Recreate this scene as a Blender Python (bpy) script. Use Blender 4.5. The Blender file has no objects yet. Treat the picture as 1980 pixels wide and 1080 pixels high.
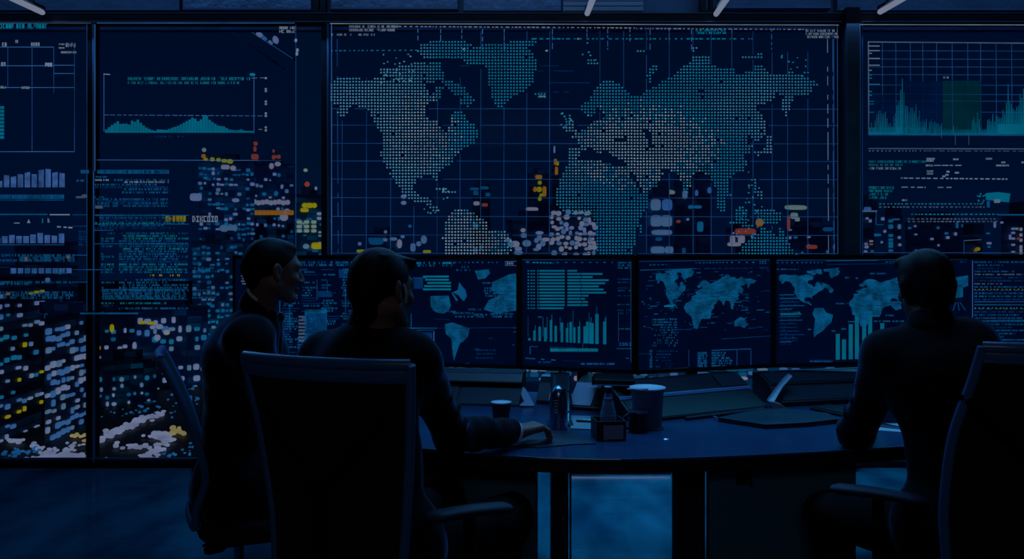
import bpy, bmesh, math, random
import numpy as np
from mathutils import Vector, Matrix

SC = bpy.context.scene
COL = SC.collection
F = 1600.0          # focal length in pixels of the 1980 px wide frame
CX, HY, CH = 990.0, 495.0, 1.40   # vanishing column, eye-level row, eye height
WD = 5.5            # distance to the window wall

def W(px, py, d):
    """point at distance d seen at pixel px,py"""
    return Vector(((px - CX) / F * d, d, CH - (py - HY) / F * d))
def lin(c):
    c = c / 255.0
    return c / 12.92 if c <= 0.04045 else ((c + 0.055) / 1.055) ** 2.4
def S(r, g, b):
    return (lin(r), lin(g), lin(b), 1.0)

# ------------------------------------------------------------------ materials
def mat(name, color, rough=0.5, metal=0.0, bump=0.0, bscale=60.0, var=0.15, vscale=6.0, sheen=0.0, sheen_tint=(0.2, 0.5, 1, 1), coat=0.0, spec=0.5):
    m = bpy.data.materials.new(name); m.use_nodes = True
    nt = m.node_tree; b = nt.nodes['Principled BSDF']
    tc = nt.nodes.new('ShaderNodeTexCoord')
    nz = nt.nodes.new('ShaderNodeTexNoise'); nz.inputs['Scale'].default_value = vscale; nz.inputs['Detail'].default_value = 4
    nt.links.new(tc.outputs['Object'], nz.inputs['Vector'])
    mx = nt.nodes.new('ShaderNodeMixRGB'); mx.blend_type = 'MIX'
    c2 = tuple(min(1, x * (1 + var)) for x in color[:3]) + (1,)
    c1 = tuple(x * (1 - var) for x in color[:3]) + (1,)
    mx.inputs[1].default_value = c1; mx.inputs[2].default_value = c2
    nt.links.new(nz.outputs['Fac'], mx.inputs[0]); nt.links.new(mx.outputs[0], b.inputs['Base Color'])
    mr = nt.nodes.new('ShaderNodeMapRange'); mr.inputs['To Min'].default_value = max(0.02, rough * 0.85); mr.inputs['To Max'].default_value = min(1, rough * 1.15)
    nt.links.new(nz.outputs['Fac'], mr.inputs['Value']); nt.links.new(mr.outputs[0], b.inputs['Roughness'])
    b.inputs['Metallic'].default_value = metal
    b.inputs['Specular IOR Level'].default_value = spec
    if sheen:
        b.inputs['Sheen Weight'].default_value = sheen; b.inputs['Sheen Tint'].default_value = sheen_tint; b.inputs['Sheen Roughness'].default_value = 0.22
    if coat:
        b.inputs['Coat Weight'].default_value = coat; b.inputs['Coat Roughness'].default_value = 0.15
    if bump:
        n2 = nt.nodes.new('ShaderNodeTexNoise'); n2.inputs['Scale'].default_value = bscale; n2.inputs['Detail'].default_value = 3
        nt.links.new(tc.outputs['Object'], n2.inputs['Vector'])
        bp = nt.nodes.new('ShaderNodeBump'); bp.inputs['Strength'].default_value = bump; bp.inputs['Distance'].default_value = 0.01
        nt.links.new(n2.outputs['Fac'], bp.inputs['Height']); nt.links.new(bp.outputs[0], b.inputs['Normal'])
    return m

def glow(name, color, strength=1.0, var=0.25, vscale=12.0, color2=None, v2scale=1.0, sample=False):
    """self-lit surface: lamp, screen pixel, lit window"""
    m = bpy.data.materials.new(name); m.use_nodes = True
    nt = m.node_tree; nt.nodes.clear()
    out = nt.nodes.new('ShaderNodeOutputMaterial'); em = nt.nodes.new('ShaderNodeEmission')
    tc = nt.nodes.new('ShaderNodeTexCoord'); nz = nt.nodes.new('ShaderNodeTexNoise')
    nz.inputs['Scale'].default_value = vscale; nz.inputs['Detail'].default_value = 2
    nt.links.new(tc.outputs['Object'], nz.inputs['Vector'])
    mr = nt.nodes.new('ShaderNodeMapRange'); mr.inputs['From Min'].default_value = 0.3; mr.inputs['From Max'].default_value = 0.7
    mr.inputs['To Min'].default_value = strength * (1 - var); mr.inputs['To Max'].default_value = strength * (1 + var)
    nt.links.new(nz.outputs['Fac'], mr.inputs['Value']); nt.links.new(mr.outputs[0], em.inputs['Strength'])
    em.inputs['Color'].default_value = color
    if color2:
        n2 = nt.nodes.new('ShaderNodeTexNoise'); n2.inputs['Scale'].default_value = v2scale; n2.inputs['Detail'].default_value = 3
        nt.links.new(tc.outputs['Object'], n2.inputs['Vector'])
        rp = nt.nodes.new('ShaderNodeMapRange'); rp.inputs['From Min'].default_value = 0.46; rp.inputs['From Max'].default_value = 0.66
        nt.links.new(n2.outputs['Fac'], rp.inputs['Value'])
        mx = nt.nodes.new('ShaderNodeMixRGB'); mx.inputs[1].default_value = color; mx.inputs[2].default_value = color2
        nt.links.new(rp.outputs[0], mx.inputs[0]); nt.links.new(mx.outputs[0], em.inputs['Color'])
    nt.links.new(em.outputs[0], out.inputs[0])
    if not sample:
        try: m.cycles.emission_sampling = 'NONE'
        except Exception: pass
    return m

def pane_mat(name, tint, gloss=0.04, rough=0.02):
    """clear architectural glass: mostly see-through with a faint mirror"""
    m = bpy.data.materials.new(name); m.use_nodes = True
    nt = m.node_tree; nt.nodes.clear()
    out = nt.nodes.new('ShaderNodeOutputMaterial')
    tr = nt.nodes.new('ShaderNodeBsdfTransparent'); tr.inputs['Color'].default_value = tint
    gl = nt.nodes.new('ShaderNodeBsdfGlossy'); gl.inputs['Roughness'].default_value = rough; gl.inputs['Color'].default_value = (0.6, 0.8, 1, 1)
    fr = nt.nodes.new('ShaderNodeFresnel'); fr.inputs['IOR'].default_value = 1.0 + gloss * 6
    nz = nt.nodes.new('ShaderNodeTexNoise'); nz.inputs['Scale'].default_value = 3.0
    tc = nt.nodes.new('ShaderNodeTexCoord'); nt.links.new(tc.outputs['Object'], nz.inputs['Vector'])
    bp = nt.nodes.new('ShaderNodeBump'); bp.inputs['Strength'].default_value = 0.01
    nt.links.new(nz.outputs['Fac'], bp.inputs['Height']); nt.links.new(bp.outputs[0], gl.inputs['Normal'])
    mx = nt.nodes.new('ShaderNodeMixShader')
    nt.links.new(fr.outputs[0], mx.inputs[0]); nt.links.new(tr.outputs[0], mx.inputs[1]); nt.links.new(gl.outputs[0], mx.inputs[2])
    nt.links.new(mx.outputs[0], out.inputs[0])
    return m

# ------------------------------------------------------------------ mesh building
class MB:
    def __init__(s): s.v = []; s.f = []
    def add(s, vs, fs):
        b = len(s.v); s.v += [tuple(v) for v in vs]; s.f += [tuple(b + i for i in f) for f in fs]; return s
    def box(s, c, h, R=None, taper=1.0):
        vs = []
        for z in (-1, 1):
            k = 1.0 if z < 0 else taper
            for x, y in ((-1, -1), (1, -1), (1, 1), (-1, 1)):
                p = Vector((x * h[0] * k, y * h[1] * k, z * h[2]))
                if R is not None: p = R @ p
                vs.append(p + Vector(c))
        return s.add(vs, [(3, 2, 1, 0), (4, 5, 6, 7), (0, 1, 5, 4), (1, 2, 6, 5), (2, 3, 7, 6), (3, 0, 4, 7)])
    def bar(s, a, b, w, h, up=Vector((0, 0, 1))):
        a = Vector(a); b = Vector(b); d = b - a; L = d.length; d = d / L
        if abs(d.dot(up)) > 0.98: up = Vector((0, 1, 0))
        sx = d.cross(up).normalized(); uz = sx.cross(d)
        R = Matrix((sx, d, uz)).transposed()
        return s.box((a + b) / 2, (w / 2, L / 2, h / 2), R)
    def tube(s, pts, rs, n=12, cap=True, sx=1.0, upv=None):
        pts = [Vector(p) for p in pts]
        if not hasattr(rs, '__len__'): rs = [rs] * len(pts)
        rings = []; up = Vector(upv) if upv else Vector((0, 0, 1))
        prev = None
        for i, p in enumerate(pts):
            t = (pts[min(i + 1, len(pts) - 1)] - pts[max(i - 1, 0)]).normalized()
            if prev is None:
                u = up if abs(t.dot(up)) < 0.95 else Vector((1, 0, 0))
                a = t.cross(u).normalized()
            else:
                a = (prev - t * prev.dot(t)).normalized()
            prev = a; b = t.cross(a)
            rings.append([p + (a * math.cos(2 * math.pi * k / n) * sx + b * math.sin(2 * math.pi * k / n)) * rs[i] for k in range(n)])
        vs = [v for r in rings for v in r]; fs = []
        for i in range(len(pts) - 1):
            for k in range(n):
                k2 = (k + 1) % n
                fs.append((i * n + k, i * n + k2, (i + 1) * n + k2, (i + 1) * n + k))
        if cap:
            fs.append(tuple(range(n - 1, -1, -1))); fs.append(tuple((len(pts) - 1) * n + k for k in range(n)))
        return s.add(vs, fs)
    def lathe(s, c, prof, n=32):
        c = Vector(c); vs = []; fs = []
        for r, z in prof:
            for k in range(n):
                a = 2 * math.pi * k / n
                vs.append(c + Vector((r * math.cos(a), r * math.sin(a), z)))
        m = len(prof)
        for i in range(m - 1):
            for k in range(n):
                k2 = (k + 1) % n
                fs.append((i * n + k, i * n + k2, (i + 1) * n + k2, (i + 1) * n + k))
        if prof[0][0] > 1e-5: fs.append(tuple(range(n - 1, -1, -1)))
        if prof[-1][0] > 1e-5: fs.append(tuple((m - 1) * n + k for k in range(n)))
        return s.add(vs, fs)
    def prism(s, poly, vec):
        """polygon (3-D points) pushed along vec"""
        n = len(poly); vec = Vector(vec); P = [Vector(p) for p in poly]
        return s.add(P + [p + vec for p in P], [tuple(range(n - 1, -1, -1)), tuple(range(n, 2 * n))] + [(i, (i + 1) % n, n + (i + 1) % n, n + i) for i in range(n)])
    def build(s, name, m, parent=None, smooth=False, bevel=0.0, seg=2, subsurf=0):
        me = bpy.data.meshes.new(name); me.from_pydata(s.v, [], s.f); me.update()
        bm = bmesh.new(); bm.from_mesh(me); bmesh.ops.recalc_face_normals(bm, faces=bm.faces); bm.to_mesh(me); bm.free()
        me.materials.append(m)
        o = bpy.data.objects.new(name, me); COL.objects.link(o)
        if parent is not None:
            o.parent = parent; o.matrix_parent_inverse = parent_inv(parent)
        if smooth:
            me.polygons.foreach_set('use_smooth', [True] * len(me.polygons))
            try: me.set_sharp_from_angle(angle=math.radians(smooth if smooth is not True else 45))
            except Exception: pass
        if bevel:
            bv = o.modifiers.new('bevel', 'BEVEL'); bv.width = bevel; bv.segments = seg; bv.limit_method = 'ANGLE'; bv.angle_limit = math.radians(35)
        if subsurf:
            sb = o.modifiers.new('sub', 'SUBSURF'); sb.levels = subsurf; sb.render_levels = subsurf
        return o
def parent_inv(p):
    M = Matrix.Identity(4); chain = []
    while p is not None: chain.append(p); p = p.parent
    for q in reversed(chain):
        M = M @ q.matrix_parent_inverse @ q.matrix_basis
    return M.inverted()

def tag(o, label=None, cat=None, group=None, kind=None):
    if label: o['label'] = label
    if cat: o['category'] = cat
    if group: o['group'] = group
    if kind: o['kind'] = kind
    return o
def thing(name, loc, label, cat, group=None, rz=0.0):
    o = bpy.data.objects.new(name, None); COL.objects.link(o)
    o.empty_display_size = 0.1
    o.location = loc; o.rotation_euler = (0, 0, rz)
    return tag(o, label, cat, group)
def struct(name, mb, m, **k):
    return tag(mb.build(name, m, **k), kind='structure')

# ------------------------------------------------------------------ graphics drawn on a flat screen
class Screen:
    """a vertical flat screen through two floor points; draws shapes addressed by picture position"""
    def __init__(s, L, R, eps=0.0):
        s.L = Vector((L[0], L[1], 0)); s.R = Vector((R[0], R[1], 0))
        d = (s.R - s.L).normalized(); s.n = Vector((d.y, -d.x, 0))
        if s.n.y > 0: s.n = -s.n
        s.L = s.L + s.n * eps
        s.m = {}
    def at(s, px, py):
        r = Vector(((px - CX) / F, 1.0, -(py - HY) / F))
        t = s.n.dot(s.L) / s.n.dot(Vector((r.x, r.y, 0)))
        return Vector((0, 0, CH)) + r * t
    def mb(s, key):
        return s.m.setdefault(key, MB())
    def poly(s, key, pts):
        s.mb(key).add([s.at(*p) for p in pts], [tuple(range(len(pts)))])
    def rect(s, key, x0, y0, x1, y1):
        s.poly(key, ((x0, y0), (x0, y1), (x1, y1), (x1, y0)))
    def line(s, key, x0, y0, x1, y1, w=1.4):
        dx, dy = x1 - x0, y1 - y0; L = math.hypot(dx, dy) or 1; nx, ny = -dy / L * w / 2, dx / L * w / 2
        s.poly(key, ((x0 + nx, y0 + ny), (x1 + nx, y1 + ny), (x1 - nx, y1 - ny), (x0 - nx, y0 - ny)))
    def dash(s, key, x0, y0, x1, y1, w, rnd, on=(4, 14), off=(2, 6)):
        L = math.hypot(x1 - x0, y1 - y0); t = 0
        while t < L:
            a = t; b = min(L, t + rnd.uniform(*on))
            s.line(key, x0 + (x1 - x0) * a / L, y0 + (y1 - y0) * a / L, x0 + (x1 - x0) * b / L, y0 + (y1 - y0) * b / L, w)
            t = b + rnd.uniform(*off)
    def dot(s, key, x, y, rx, ry, n=8, rot=0.0):
        s.poly(key, [(x + rx * math.cos(rot + 2 * math.pi * k / n), y + ry * math.sin(rot + 2 * math.pi * k / n)) for k in range(n)])
    def text(s, key, x0, y, x1, h, rnd, fill=0.85, words=True):
        """a row of illegible glyph strokes, like the photo's blurred writing"""
        x = x0; cw = h * 0.62; t = max(0.9, h * 0.2); word = rnd.randint(3, 9)
        while x + cw < x1:
            if words and word <= 0:
                x += cw * rnd.uniform(0.5, 1.3); word = rnd.randint(2, 9); continue
            word -= 1
            if rnd.random() < fill:
                k = rnd.random(); w = cw * rnd.uniform(0.7, 0.92)
                if k < 0.25: s.rect(key, x, y, x + w, y + h)
                else:
                    if rnd.random() < 0.7: s.rect(key, x, y, x + t, y + h)
                    if rnd.random() < 0.65: s.rect(key, x, y, x + w, y + t)
                    if rnd.random() < 0.6: s.rect(key, x, y + h - t, x + w, y + h)
                    if rnd.random() < 0.5: s.rect(key, x, y + h / 2 - t / 2, x + w, y + h / 2 + t / 2)
                    if rnd.random() < 0.5: s.rect(key, x + w - t, y, x + w, y + h)
            x += cw
    FONT = {'I': ['###', '.#.', '.#.', '.#.', '###'], 'O': ['###', '#.#', '#.#', '#.#', '###'], 'B': ['##.', '#.#', '##.', '#.#', '##.'],
            'L': ['#..', '#..', '#..', '#..', '###'], 'M': ['#.#', '###', '###', '#.#', '#.#'], 'V': ['#.#', '#.#', '#.#', '#.#', '.#.'],
            'W': ['#.#', '#.#', '###', '###', '#.#'], 'E': ['###', '#..', '##.', '#..', '###'], 'D': ['##.', '#.#', '#.#', '#.#', '##.'],
            'K': ['#.#', '#.#', '##.', '#.#', '#.#'], 'C': ['###', '#..', '#..', '#..', '###'], 'U': ['#.#', '#.#', '#.#', '#.#', '###'],
            'P': ['###', '#.#', '###', '#..', '#..'], 'Y': ['#.#', '#.#', '.#.', '.#.', '.#.'], 'T': ['###', '.#.', '.#.', '.#.', '.#.'], ' ': ['...'] * 5}
    def word(s, key, x0, y0, h, txt, sp=1.0, bold=1.0):
        p = h / 5
        for ch in txt:
            for j, row in enumerate(s.FONT.get(ch, s.FONT['O'])):
                for i, c in enumerate(row):
                    if c == '#': s.rect(key, x0 + i * p * bold, y0 + j * p, x0 + (i + 1) * p * bold, y0 + (j + 1) * p)
            x0 += p * 3 * bold + p * sp
    def flush(s, parent, spec):
        out = []
        for key, (name, m) in spec.items():
            if key in s.m:
                o = s.m[key].build(name, m, parent)
                out.append(o)
        return out

def inpoly(x, y, P):
    c = False; j = len(P) - 1
    for i in range(len(P)):
        xi, yi = P[i]; xj, yj = P[j]
        if (yi > y) != (yj > y) and x < (xj - xi) * (y - yi) / (yj - yi) + xi: c = not c
        j = i
    return c
# ================================================================== palette
M = {}
M['frame'] = mat('dark_frame_metal', (0.004, 0.007, 0.016, 1), 0.45, 0.3)
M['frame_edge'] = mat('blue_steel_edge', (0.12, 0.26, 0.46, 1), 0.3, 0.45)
M['plaster'] = mat('dark_wall_paint', (0.010, 0.014, 0.025, 1), 0.8)
M['ceiling_metal'] = mat('ceiling_metal', (0.10, 0.17, 0.30, 1), 0.5, 0.4, bump=0.5, bscale=14, var=0.5, vscale=3)
M['duct'] = mat('duct_metal', (0.14, 0.22, 0.36, 1), 0.4, 0.6, bump=0.6, bscale=25, var=0.5, vscale=9)
M['duct_pale'] = mat('pale_louvre_metal', (0.30, 0.40, 0.56, 1), 0.4, 0.4, var=0.2)
M['glass'] = pane_mat('window_glass', (0.93, 0.96, 1.0, 1), 0.005)
M['display_glass'] = pane_mat('display_glass', (0.80, 0.86, 0.95, 1), 0.005)
M['desk'] = mat('desk_laminate', (0.010, 0.045, 0.11, 1), 0.22, 0.0, bump=0.03, bscale=200, var=0.1, spec=0.6)
M['desk_edge'] = mat('desk_edge_black', (0.003, 0.005, 0.010, 1), 0.5)
M['panel'] = mat('pedestal_panel', (0.012, 0.13, 0.19, 1), 0.6)
M['chrome'] = mat('chrome', (0.35, 0.45, 0.60, 1), 0.18, 1.0, var=0.05)
M['steel'] = mat('brushed_steel', (0.20, 0.30, 0.44, 1), 0.25, 1.0, var=0.1)
M['console'] = mat('console_black', (0.003, 0.007, 0.014, 1), 0.45, 0.0, spec=0.25)
M['console_mid'] = mat('console_grey', (0.005, 0.012, 0.022, 1), 0.45, 0.0, spec=0.3)
M['silver'] = mat('console_silver', (0.20, 0.24, 0.30, 1), 0.5, 0.3)
M['bezel'] = mat('monitor_black', (0.0015, 0.0018, 0.003, 1), 0.4)
M['screen_bg'] = glow('screen_dark_blue', S(0, 7, 32), 1.0, 0.15, 3.0, sample=True)
M['suit'] = mat('suit_wool', (0.0022, 0.003, 0.0058, 1), 0.85, 0.0, bump=0.25, bscale=420, var=0.3, vscale=30, sheen=0.9, spec=0.15)
M['trouser'] = mat('trouser_wool', (0.0015, 0.0018, 0.003, 1), 0.9, 0.0, bump=0.25, bscale=420, var=0.3, vscale=30, sheen=0.04, spec=0.2)
M['shirt'] = mat('shirt_cotton', (0.62, 0.70, 0.82, 1), 0.8, 0.0, bump=0.1, bscale=500)
M['tie'] = mat('dark_tie_silk', (0.01, 0.02, 0.05, 1), 0.45, sheen=0.3)
M['skin'] = mat('skin', (0.16, 0.085, 0.060, 1), 0.55, 0.0, bump=0.06, bscale=180, var=0.2, vscale=20)
M['hair'] = mat('black_hair', (0.002, 0.002, 0.003, 1), 0.5, 0.0, bump=0.25, bscale=240, var=0.4, vscale=60, spec=0.12)
M['eye'] = mat('eye_white', (0.4, 0.42, 0.45, 1), 0.2)
M['shoe'] = mat('black_leather', (0.004, 0.004, 0.006, 1), 0.3)
M['chair_black'] = mat('chair_plastic', (0.002, 0.003, 0.006, 1), 0.7, spec=0.15)
M['chair_rim'] = mat('chair_rim_highlight', (0.03, 0.12, 0.30, 1), 0.35, spec=0.6, coat=0.3)  # blue rim highlight is put into the colour
M['arm_pad'] = mat('arm_pad_plastic', (0.005, 0.014, 0.034, 1), 0.55, spec=0.3)
M['mesh_fabric'] = mat('chair_mesh_fabric', (0.002, 0.0025, 0.004, 1), 0.9, bump=0.5, bscale=700)
M['cup_dark'] = mat('dark_paper_cup', (0.006, 0.008, 0.012, 1), 0.6)
M['cup_rim'] = mat('pale_paper_rim', (0.45, 0.5, 0.6, 1), 0.5)
M['cup_blue'] = mat('blue_grey_paper_cup', (0.03, 0.075, 0.14, 1), 0.55)
M['lid'] = mat('black_lid', (0.004, 0.005, 0.007, 1), 0.4)
M['paper'] = mat('paper', (0.30, 0.36, 0.45, 1), 0.8)
M['leather'] = mat('folder_leather', (0.008, 0.018, 0.04, 1), 0.4, bump=0.2, bscale=180)
M['key'] = mat('key_plastic', (0.01, 0.014, 0.022, 1), 0.4)
g = bpy.data.materials.new('clear_bottle_glass'); g.use_nodes = True
gb = g.node_tree.nodes['Principled BSDF']; gb.inputs['Base Color'].default_value = (0.55, 0.75, 0.95, 1); gb.inputs['Transmission Weight'].default_value = 0.9; gb.inputs['Roughness'].default_value = 0.06; gb.inputs['IOR'].default_value = 1.3
gn = g.node_tree.nodes.new('ShaderNodeTexNoise'); gn.inputs['Scale'].default_value = 40; gbp = g.node_tree.nodes.new('ShaderNodeBump'); gbp.inputs['Strength'].default_value = 0.05
g.node_tree.links.new(gn.outputs['Fac'], gbp.inputs['Height']); g.node_tree.links.new(gbp.outputs[0], gb.inputs['Normal'])
M['clear'] = g

# polished floor: mirror-like boards with long cross ripples and blotchy reflections painted into its colour
fm = mat('polished_floor', (0.006, 0.055, 0.10, 1), 0.10, 0.0, spec=0.8)
nt = fm.node_tree; b = nt.nodes['Principled BSDF']; tc = nt.nodes.new('ShaderNodeTexCoord')
mp = nt.nodes.new('ShaderNodeMapping'); mp.inputs['Scale'].default_value = (1.2, 26, 1); nt.links.new(tc.outputs['Object'], mp.inputs['Vector'])
n1 = nt.nodes.new('ShaderNodeTexNoise'); n1.inputs['Scale'].default_value = 2.0; n1.inputs['Detail'].default_value = 5; nt.links.new(mp.outputs[0], n1.inputs['Vector'])
bp = nt.nodes.new('ShaderNodeBump'); bp.inputs['Strength'].default_value = 0.12; bp.inputs['Distance'].default_value = 0.01; nt.links.new(n1.outputs['Fac'], bp.inputs['Height']); nt.links.new(bp.outputs[0], b.inputs['Normal'])
m2 = nt.nodes.new('ShaderNodeMapping'); m2.inputs['Scale'].default_value = (2.2, 0.9, 1); nt.links.new(tc.outputs['Object'], m2.inputs['Vector'])
n2 = nt.nodes.new('ShaderNodeTexNoise'); n2.inputs['Scale'].default_value = 1.6; n2.inputs['Detail'].default_value = 3; nt.links.new(m2.outputs[0], n2.inputs['Vector'])
ad = nt.nodes.new('ShaderNodeMath'); ad.operation = 'MULTIPLY_ADD'; ad.inputs[1].default_value = 0.25; nt.links.new(n1.outputs['Fac'], ad.inputs[0]); nt.links.new(n2.outputs['Fac'], ad.inputs[2])
cr = nt.nodes.new('ShaderNodeValToRGB'); cr.color_ramp.elements[0].position = 0.46; cr.color_ramp.elements[0].color = (0.003, 0.028, 0.06, 1); cr.color_ramp.elements[1].position = 0.78; cr.color_ramp.elements[1].color = (0.02, 0.085, 0.145, 1)
nt.links.new(ad.outputs[0], cr.inputs[0]); nt.links.new(cr.outputs[0], b.inputs['Base Color'])
M['floor'] = fm

# display inks
E = {}
E['cyan'] = glow('ink_cyan', S(0, 98, 128), 1.0, 0.25, 6)
E['teal'] = glow('ink_teal', S(6, 84, 104), 1.0, 0.25, 6)
E['white'] = glow('ink_white', S(92, 106, 126), 1.0, 0.25, 6)
E['grey'] = glow('ink_grey', S(58, 74, 98), 1.0, 0.3, 6)
E['blue'] = glow('ink_blue', S(14, 52, 112), 1.0, 0.35, 4)
E['line'] = glow('ink_grid_blue', S(20, 58, 108), 1.0, 0.4, 3)
E['dim'] = glow('ink_dim_blue', S(2, 40, 84), 1.0, 0.35, 8)
E['mid'] = glow('ink_mid_blue', S(8, 66, 108), 1.0, 0.35, 8)
E['bar'] = glow('ink_bar_blue', S(42, 72, 122), 1.0, 0.5, 14)
E['area'] = glow('ink_area_cyan', S(2, 86, 113), 1.0, 0.12, 10)
E['patch'] = glow('ink_green_patch', S(0, 34, 46), 1.0, 0.3, 3)
E['patchblue'] = glow('ink_blue_patch', S(0, 16, 48), 1.0, 0.3, 3)
E['yellow'] = glow('ink_yellow', S(120, 110, 14), 1.0, 0.3, 6)
E['map'] = glow('ink_map_dots', S(12, 98, 128), 1.1, 0.22, 5, color2=S(66, 114, 138), v2scale=1.0)
E['mapwarm'] = glow('ink_map_dots_pale', S(100, 120, 134), 1.1, 0.2, 5)
E['land'] = glow('ink_small_land', S(4, 66, 104), 1.0, 0.45, 25)
E['edge'] = glow('ink_edge_blue', S(44, 86, 140), 1.0, 0.3, 3)

# ================================================================== room shell
struct('floor', MB().box((0, 1.0, -0.05), (4.6, 4.6, 0.05)), M['floor'])
struct('wall_left', MB().box((-4.65, 1.0, 1.8), (0.05, 4.6, 1.8)), M['plaster'])
struct('wall_right', MB().box((4.65, 1.0, 1.8), (0.05, 4.6, 1.8)), M['plaster'])
struct('wall_back', MB().box((0, -3.65, 1.8), (4.6, 0.05, 1.8)), M['plaster'])
struct('ceiling', MB().box((0, 1.0, 3.65), (4.7, 4.7, 0.05)), M['plaster'])
# bulkhead of metal panels above the window wall
struct('wall_front', MB().box((0, 5.74, 3.3), (4.6, 0.03, 0.34)), M['ceiling_metal'])
struct('ceiling_beam', MB().box((0, 5.52, 2.976), (4.6, 0.055, 0.032)), M['frame'], bevel=0.004)
def X(px, d=WD): return (px - CX) / F * d
def Z(py, d=WD): return CH - (py - HY) / F * d
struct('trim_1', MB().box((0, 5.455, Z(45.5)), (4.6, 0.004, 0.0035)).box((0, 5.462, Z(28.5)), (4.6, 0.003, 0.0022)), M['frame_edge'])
struct('baseboard_front', MB().box((0, 5.53, 0.022), (4.6, 0.05, 0.022)), M['frame'], bevel=0.004)
# mullions and pillar
def upright(name, x0, x1, yc=5.52, hd=0.05, z0=0.04, z1=2.95, m='frame'):
    return struct(name, MB().box(((X(x0) + X(x1)) / 2, yc, (z0 + z1) / 2), ((X(x1) - X(x0)) / 2, hd, (z1 - z0) / 2)), M[m], bevel=0.004)
upright('trim_2', 170, 183)
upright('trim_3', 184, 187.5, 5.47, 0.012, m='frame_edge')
upright('trim_4', 623, 634)
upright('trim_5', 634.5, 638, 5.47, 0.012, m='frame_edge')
upright('pillar', 1623, 1649, 5.48, 0.10, z1=3.02)
upright('trim_6', 1650, 1658, 5.52, 0.08, z1=3.02)
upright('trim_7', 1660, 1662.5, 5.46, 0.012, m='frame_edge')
upright('trim_8', -330, -318)
upright('trim_9', 2300, 2312)
for i, (a, b) in enumerate(((-317, 170), (187, 623), (638, 1623), (1662, 2300))):
    w = struct('window_%d' % (i + 1), MB().box(((X(a) + X(b)) / 2, 5.53, 1.495), ((X(b) - X(a)) / 2, 0.006, 1.45)), M['glass'])
# lower rail of the long windows
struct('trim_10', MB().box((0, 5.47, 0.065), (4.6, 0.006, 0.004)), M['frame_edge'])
# suspended ceiling ducts and panels in front of the bulkhead, each a thing
def duct(px0, px1, py0, py1, y, label, m, ribs=0):
    c = ((X(px0, y) + X(px1, y)) / 2, y, (Z(py0, y) + Z(py1, y)) / 2)
    r = thing('ceiling_panel', (c[0], c[1], Z(py1, y)), label, 'ceiling panel', 'metal panels above the window header')
    hw, hz = (X(px1, y) - X(px0, y)) / 2, abs(Z(py0, y) - Z(py1, y)) / 2
    MB().box(c, (hw, 0.03, hz)).build('sheet', M[m], r, bevel=0.006)
    rb = MB()
    if ribs:
        for k in range(ribs):
            z = c[2] - hz + 2 * hz * (k + 0.5) / ribs
            rb.box((c[0], c[1] - 0.033, z), (hw * 0.99, 0.004, hz / ribs * 0.45))
        rb.build('rib', M['duct_pale'], r)
    else:
        rb.box((c[0], c[1] - 0.034, c[2] - hz + 0.01), (hw * 0.99, 0.006, 0.006)).build('lip', M['frame_edge'], r)
duct(-40, 350, -60, 24, 5.66, 'wide blue metal ceiling panel above the leftmost displays', 'ceiling_metal')
duct(356, 604, -60, 23, 5.65, 'blue metal ceiling panel left of the dark bracket over the map edge', 'duct')
duct(640, 886, -60, 22, 5.65, 'rough blue metal ceiling panel above the map display\'s left part', 'duct')
duct(896, 1086, -60, 25, 5.66, 'blue metal ceiling panel beside the pale louvre', 'duct')
duct(1088, 1243, -60, 26, 5.62, 'pale slatted louvre above the map display', 'duct_pale', 9)
duct(1390, 1604, -60, 20, 5.67, 'dim ceiling panel right of the dark double strut', 'ceiling_metal')
duct(1616, 2100, -60, 24, 5.67, 'dim wide ceiling panel above the right wall display', 'ceiling_metal')
# dark struts between them
for (a, b, lab) in ((606, 634, 'thick dark strut over the seam between the left displays and the map'), (1352, 1380, 'dark double strut above the right half of the map')):
    y = 5.6
    r = thing('ceiling_strut', ((X(a, y) + X(b, y)) / 2, y, Z(29, y)), lab, 'strut', 'dark struts above the header')
    MB().box((X(a + 6, y), y, Z(-15, y)), (0.02, 0.03, 0.155)).build('post', M['frame'], r, bevel=0.004)
    MB().box((X(b - 6, y), y, Z(-15, y)), (0.012, 0.03, 0.155)).build('post', M['frame'], r, bevel=0.004)
    MB().box(((X(a, y) + X(b, y)) / 2, y - 0.02, Z(26, y)), (0.045, 0.03, 0.012)).build('bracket', M['frame'], r, bevel=0.004)
# tube lights hung from the ceiling, running away from the viewer
M['tube'] = glow('tube_light', S(112, 120, 142), 1.0, 0.05, 2, sample=True)
def tube_light(px0, py0, px1, py1, d0, d1, label):
    a = W(px0, py0, d0); b = W(px1, py1, d1)
    r = thing('tube_light', (a + b) / 2, label, 'lamp', 'slanting tube lights under the ceiling')
    MB().tube([a, a + (b - a) * 0.02, b - (b - a) * 0.02, b], [0.012, 0.018, 0.018, 0.012], 12).build('diffuser', M['tube'], r, smooth=True)
    up = Vector((0, 0, 0.03))
    MB().bar(a + up, b + up, 0.03, 0.02).build('housing', M['frame'], r, bevel=0.003)
    for t in (0.15, 0.85):
        p = a + (b - a) * t + up
        MB().tube([p, Vector((p.x, p.y, 3.6))], 0.004, 8).build('hanger', M['frame'], r)
tube_light(1135, 27, 1160, -35, 5.40, 4.6, 'tube light hanging in front of the pale slatted louvre')
tube_light(1384, 28, 1425, -30, 5.40, 4.6, 'tube light just right of the dark double strut')
tube_light(1700, 24, 1810, -40, 5.40, 4.6, 'tube light slanting over the right wall display')
tube_light(84, 25, -60, -42, 5.40, 4.6, 'long tube light slanting over the leftmost wall display')
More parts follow.
